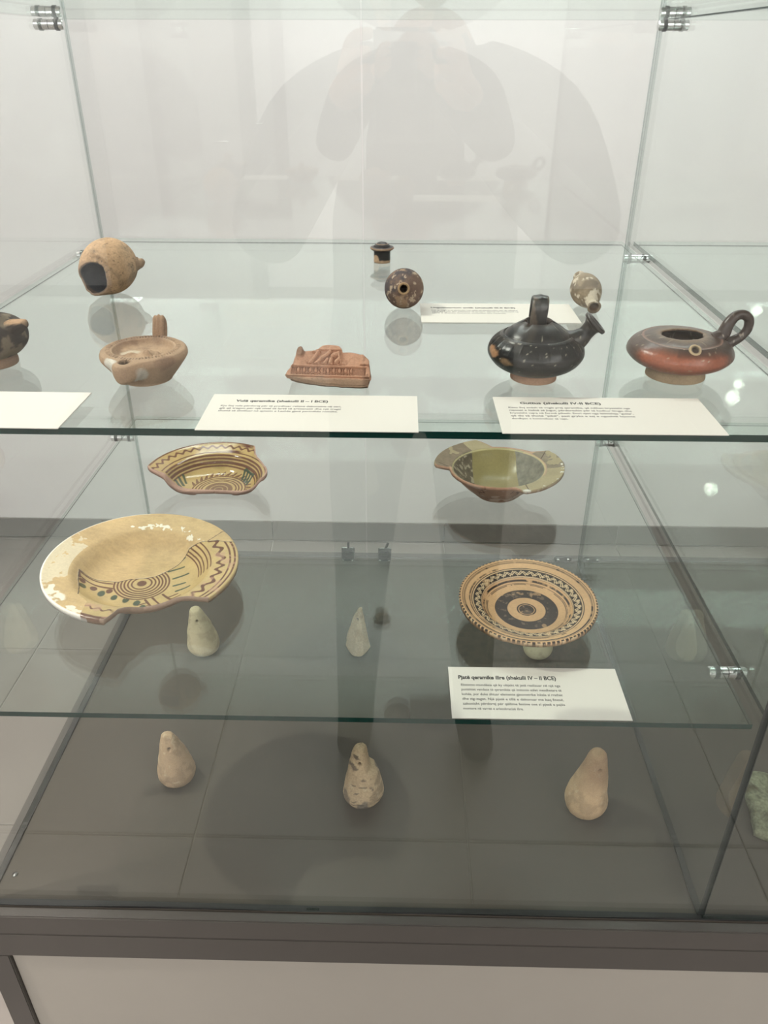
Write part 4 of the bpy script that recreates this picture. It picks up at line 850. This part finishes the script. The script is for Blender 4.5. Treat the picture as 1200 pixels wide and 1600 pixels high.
# ---- clay loom weights
def weight(x, y, h, rb, rt, lean, label, seed, tone, kind=0, rz=0):
    t = empty('loom_weight', (x, y, 0), label, 'loom weight', 'clay loom weights on the floor of the case', rz)
    h *= 1.15; y -= .006; t.location.y = y; rb *= .97
    pr = spline([(0, .0), (rb*.60, .0002), (rb*.86, h*.04), (rb*.99, h*.12), (rb*1.0, h*.20), (rb*.90, h*.37), (rb*.70 if kind != 1 else rb*.72, h*.60), (rb*.54, h*.78), (rt*1.08, h*.91), (rt*.80, h*.975), (rt*.4, h*.997), (0, h)], 110)
    pr[:, 0] = np.maximum(pr[:, 0], 0)
    V, F = revolve(pr, 90); V = V+(np.stack([fbm(V, 32, 3, seed), fbm(V, 32, 3, seed+1), 0*V[:, 0]], -1))*.0045*ss(.0, .01, V[:, 2])[:, None]*(2.2 if kind == 2 else 1)
    if kind == 2:      # chipped, faceted one
        for nx_, ny_, d in ((.8, -.6, .0175), (-.75, -.66, .0165), (-.1, -1, .0185), (.95, .2, .0165)):
            l = math.hypot(nx_, ny_); q = (V[:, 0]*nx_+V[:, 1]*ny_)/l; lim = d*(1-V[:, 2]/h*.80); ex = np.maximum(q-lim, 0)*.85; V[:, 0] -= ex*nx_/l; V[:, 1] -= ex*ny_/l
        V[:, 2] += .010*ss(.0, .02, V[:, 0])*ss(.02, .0, V[:, 2])
    V[:, 0] += lean[0]*(V[:, 2]/h)**1.4; V[:, 1] += lean[1]*(V[:, 2]/h)**1.4
    if kind == 1:      # piece broken off the right of the top
        m = ss(.58, .66, V[:, 2]/h)*(V[:, 0] > lean[0]*.8+.001); V[:, 0] -= m*(V[:, 0]-lean[0]*.8)*.45
    # suspension hole, pushed in from the front
    hz = h*.80; hx = lean[0]*.72+(.002 if seed % 2 else -.003); q = np.hypot(V[:, 0]-hx, (V[:, 2]-hz)); fr = V[:, 1] < lean[1]*.7
    V[:, 1] += np.where(fr, .0050*ss(.0026, .0014, q), 0)
    V = V+.0007*fbm(V, 240, 3, 9)[:, None]*(1 if kind == 0 else 2); V[:, 2] = np.maximum(V[:, 2], .0)
    def cf(V):
        c = lin(tone)*(1+.30*fbm(V, 45, 4, seed)[:, None]); c = mixc(c, lin(tone)*.62, ss(.07, .16, fbm(V, 80, 4, seed+3))*(.8 if kind == 1 else .5))
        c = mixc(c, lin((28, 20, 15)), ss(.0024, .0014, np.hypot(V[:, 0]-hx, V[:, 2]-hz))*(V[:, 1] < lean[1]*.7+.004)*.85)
        c = mixc(c, lin((214, 196, 160)), ss(.16, .24, fbm(V, 170, 3, seed+6))*.3)
        if kind == 1: c = mixc(c, lin((104, 96, 88)), ss(.0085, .0065, np.hypot(V[:, 0]-.002, (V[:, 2]-.010)*.7)+.01*fbm(V, 90, 3, 4))*(V[:, 1] < 0)*.8)
        if kind == 1: c = mixc(c, lin((110, 98, 86)), ss(.0055, .0035, np.hypot(V[:, 0]+.020, (V[:, 2]-.016)*.6)+.01*fbm(V, 90, 3, 6))*(V[:, 1] < 0)*.7)
        if seed == 35: c = mixc(c, lin((150, 116, 84)), ss(.045, .075, V[:, 2]+.03*fbm(V, 50, 3, 2))*.7)
        if kind == 1: c = mixc(c, lin((96, 84, 74)), ss(.1, .14, fbm(V*np.array([1, 1, 2.4]), 75, 3, 31))*.8)
        return c
    painted('body', V, F, cf, M['rough'] if kind != 0 else M['matte'], t)
weight(.1690, .1900, .0685, .0250, .0086, (-.0050, .002), 'sandy clay loom weight, front left on the case floor', 11, (176, 146, 112))
weight(.4180, .1640, .0790, .0270, .0105, (0, .001), 'pitted pale loom weight with a stepped top, front centre', 22, (184, 158, 122), 1)
weight(.7030, .1540, .0850, .0278, .0112, (.0080, .003), 'tallest pale loom weight with a hole near its tip, front right', 35, (192, 158, 116))
weight(.1480, .4520, .0720, .0262, .0096, (-.0075, .002), 'smooth loom weight behind, below the large ochre plate', 41, (204, 184, 148))
weight(.3995, .4550, .0740, .0220, .0060, (.001, 0), 'chipped faceted loom weight with a pointed tip, behind centre', 52, (208, 182, 148), 2)
weight(.6860, .4560, .0760, .0245, .0100, (.004, .002), 'loom weight behind, half hidden under the ringed plate', 64, (200, 186, 150))

# ---- stones in the right bay
def stone(loc, pts, th_, label, seed, rz=0):
    t = empty('stone_fragment', loc, label, 'stone', None, rz); P = np.array(pts); c = P.mean(0); Q = spline(list(P)+[P[0]], 90)[:-1]; n = len(Q); V = []; F = []
    rows = [(0, .0), (.96, .0), (1.0, .2), (1.01, .6), (.97, .88), (.90, .98), (.75, 1), (.6, 1), (.45, 1), (.3, 1), (.15, 1), (.0, 1)]
    for s, z in rows:
        for q in Q: V.append([*(c+(q-c)*max(s, .002)), z*th_])
    for i in range(len(rows)-1):
        for j in range(n): F.append([i*n+j, i*n+(j+1) % n, (i+1)*n+(j+1) % n, (i+1)*n+j])
    V = np.array(V); up = V[:, 2] > .001; V[:, 2] += np.where(up, .004*fbm(V, 90, 4, seed), 0); V[:, :2] += .0018*np.stack([fbm(V, 120, 3, seed+1), fbm(V, 120, 3, seed+2)], -1)*up[:, None]
    painted('slab', V, F, lambda V: mixc(lin((120, 122, 94))*(1+.7*fbm(V, 90, 4, 4)[:, None]), lin((78, 74, 50)), ss(.02, .14, fbm(V, 50, 4, 6))), M['stone'], t)
stone((.940, .150, 0), [(-.036, -.042), (-.020, -.051), (.010, -.053), (.045, -.050), (.055, -.01), (.050, .03), (.030, .034), (.018, .048), (-.002, .054), (-.016, .044), (-.024, .022), (-.030, -.015)], .014, 'flat rough grey-green stone fragment in the right bay', 3)
stone((1.090, .500, 0), [(-.020, -.012), (.0, -.020), (.025, -.018), (.036, .0), (.025, .020), (.0, .024), (-.018, .010)], .016, 'small rough green stone behind, cut by the right photo edge', 8)

# ================================================================== THE PERSON (seen mirrored in the glass)
def skinmesh(name, verts, edges, radii, mat, parent, root=0, sub=2, loc=(0, 0, 0)):
    me = bpy.data.meshes.new(name); me.from_pydata(verts, edges, []); o = bpy.data.objects.new(name, me); COL.objects.link(o)
    md = o.modifiers.new('s', 'SKIN'); sv = me.skin_vertices[0].data
    for i, r in enumerate(radii): sv[i].radius = r if isinstance(r, tuple) else (r, r); sv[i].use_root = (i == root)
    md.use_smooth_shade = True; s = o.modifiers.new('u', 'SUBSURF'); s.levels = sub; s.render_levels = sub
    dg = bpy.context.evaluated_depsgraph_get(); nm = bpy.data.meshes.new_from_object(o.evaluated_get(dg)); bpy.data.objects.remove(o)
    nm.materials.clear(); return link(name, nm, mat, parent, True)
def person():
    px, py = .50, -.93
    t = empty('person', (px, py, FZ), 'person in a dark padded jacket holding up a phone, mirrored in the glass', 'person')
    # body skeleton (metres above floor), facing +y
    hL, hR = (-.085, .325, 1.425), (.005, .325, 1.425)      # wrists around the phone, x relative to px
    v = [(0, 0, .98), (0, 0, 1.10), (0, .01, 1.25), (0, .01, 1.38), (0, .01, 1.47), (0, .02, 1.56),
         (-.11, .01, 1.435), (-.205, .0, 1.40), (-.275, .10, 1.21), (-.19, .245, 1.33), (-.115, .325, 1.425),
         (.11, .01, 1.435), (.205, .0, 1.40), (.275, .10, 1.21), (.14, .245, 1.33), (.045, .325, 1.425),
         (-.10, 0, .92), (-.12, .02, .50), (-.14, .0, .10), (-.14, .01, .05), (-.145, .14, .035),
         (.10, 0, .92), (.12, .03, .50), (.15, .0, .10), (.15, .01, .05), (.16, .14, .035)]
    e = [(0, 1), (1, 2), (2, 3), (3, 4), (4, 5), (3, 6), (6, 7), (7, 8), (8, 9), (9, 10), (3, 11), (11, 12), (12, 13), (13, 14), (14, 15), (0, 16), (16, 17), (17, 18), (18, 19), (19, 20), (0, 21), (21, 22), (22, 23), (23, 24), (24, 25)]
    r = [(.18, .13), (.175, .125), (.185, .135), (.17, .12), (.075, .075), (.055, .06), (.10, .095), (.088, .085), (.068, .066), (.055, .052), (.038, .036), (.10, .095), (.088, .085), (.068, .066), (.055, .052), (.038, .036),
         (.10, .10), (.065, .065), (.045, .05), (.045, .05), (.042, .04), (.10, .10), (.065, .065), (.045, .05), (.045, .05), (.042, .04)]
    b = skinmesh('body', v, e, r, M['jacket'], t)
    me = b.data
    for m in ('trousers', 'shoe', 'skin'): me.materials.append(M[m])
    for p in me.polygons:
        c = p.center; p.material_index = 2 if c.z < .09 else (1 if c.z < .88 else (3 if (c.z > 1.51 and abs(c.x) < .09) else 0))
    # head with face
    V, F = revolve([(max(math.sin(a), .001)*.001, 0) for a in np.linspace(0, PI, 2)], 3)
    bm = bmesh.new(); bmesh.ops.create_uvsphere(bm, u_segments=48, v_segments=32, radius=1)
    for q in bm.verts:
        x, y, z = q.co; jaw = 1-.28*max(0, -z)**1.3; X = x*.076*jaw; Y = y*.095*(1-.12*max(0, -z)); Z = z*.118
        nose = .024*math.exp(-((X/.012)**2+((Z+.012)/.020)**2))*(y > 0); brow = .005*math.exp(-((Z-.026)/.010)**2)*(y > .3)-.008*math.exp(-(((abs(X)-.030)/.014)**2+((Z-.008)/.010)**2))*(y > 0)
        mouth = .005*math.exp(-((X/.022)**2+((Z+.052)/.009)**2))*(y > 0); chin = .010*math.exp(-((X/.025)**2+((Z+.095)/.018)**2))*(y > 0)
        q.co = Vector((X, Y+nose+brow+mouth+chin, Z))
    hm = bpy.data.meshes.new('head'); bm.to_mesh(hm); bm.free(); hd = link('head', hm, M['skin'], t, True, (0, .04, 1.665)); hd.rotation_euler = (R(-18), 0, 0)
    for s in (-1, 1):
        bm = bmesh.new(); bmesh.ops.create_uvsphere(bm, u_segments=14, v_segments=10, radius=1)
        for q in bm.verts: q.co = Vector((s*.077+q.co.x*.010, -.004+q.co.y*.017, .000+q.co.z*.030))
        em = bpy.data.meshes.new('ear'); bm.to_mesh(em); bm.free(); link('ear', em, M['skin'], hd, True)
        bm = bmesh.new(); bmesh.ops.create_uvsphere(bm, u_segments=12, v_segments=8, radius=.011)
        for q in bm.verts: q.co += Vector((s*.030, .076, .008))
        em = bpy.data.meshes.new('eye'); bm.to_mesh(em); bm.free(); link('eye', em, M['eye'], hd, True)
    V, F = tube(spline([(-.022, .088, -.052), (0, .096, -.052), (.022, .088, -.052)], 12), [.002]+[.004]*10+[.002], 10); link('mouth', mesh('mouth', V, F), M['lip'], hd, True)
    bm = bmesh.new(); bmesh.ops.create_uvsphere(bm, u_segments=48, v_segments=32, radius=1)
    bmesh.ops.delete(bm, geom=[q for q in bm.verts if (q.co.z < -.15 and q.co.y > -.2) or (q.co.y > .55 and q.co.z < .55) or q.co.z < -.55], context='VERTS')
    for q in bm.verts: q.co = Vector((q.co.x*.086, q.co.y*.106-.006, q.co.z*.128+.004))
    hm = bpy.data.meshes.new('hair'); bm.to_mesh(hm); bm.free(); link('hair', hm, M['hair'], hd, True)
    # hands gripping the phone from both sides; camera sits just in front of the phone
    for s, wr in ((-1, (-.125, .335, 1.43)), (1, (.055, .335, 1.43))):
        cx = -.041; ex = cx+s*.042     # phone side edges
        V_ = [wr, (ex+s*.030, .350, 1.455), (ex+s*.024, .352, 1.480)]; E = [(0, 1), (1, 2)]; Rr = [(.024, .02), (.022, .016), (.022, .016)]; n = 3
        for k in range(4):
            z0 = 1.450+k*.019; E += [(2 if k > 1 else 1, n), (n, n+1), (n+1, n+2)]
            V_ += [(ex+s*.020, .362, z0), (ex+s*.007, .371, z0+.003), (ex-s*.004-s*.003*(k % 2), .3725, z0+.004)]; Rr += [.0085, .008, .0072]; n += 3
        E += [(1, n), (n, n+1), (n+1, n+2)]; V_ += [(ex+s*.016, .342, 1.445), (ex+s*.002, .338, 1.462), (ex-s*.012, .341, 1.478)]; Rr += [.011, .0095, .008]
        skinmesh('hand', V_, E, Rr, M['skin'], t, 0, 1)
    return t
person()
ph = empty('phone', CAM-fwd*.016-Vector((0, 0, .0)), 'black smartphone held upright in front of the person, mirrored in the glass', 'phone')
ph.empty_display_size = .02
ph.matrix_world = Matrix.Translation(CAM-fwd*.010-u2*.052)@cam.matrix_world.to_3x3().to_4x4()
box('case_shell', (-.037, -.075, -.004), (.037, .075, .004), M['phone'], ph, .003)
box('screen', (-.034, -.072, .0041), (.034, .072, .0046), M['black'], ph)
V, F = revolve([(0, -.0052), (.008, -.0052), (.009, -.004), (0, -.004)], 24); link('camera_lens', mesh('camera_lens', V+np.array([-.02, .052, 0]), F), M['black'], ph)

bpy.context.view_layer.update()
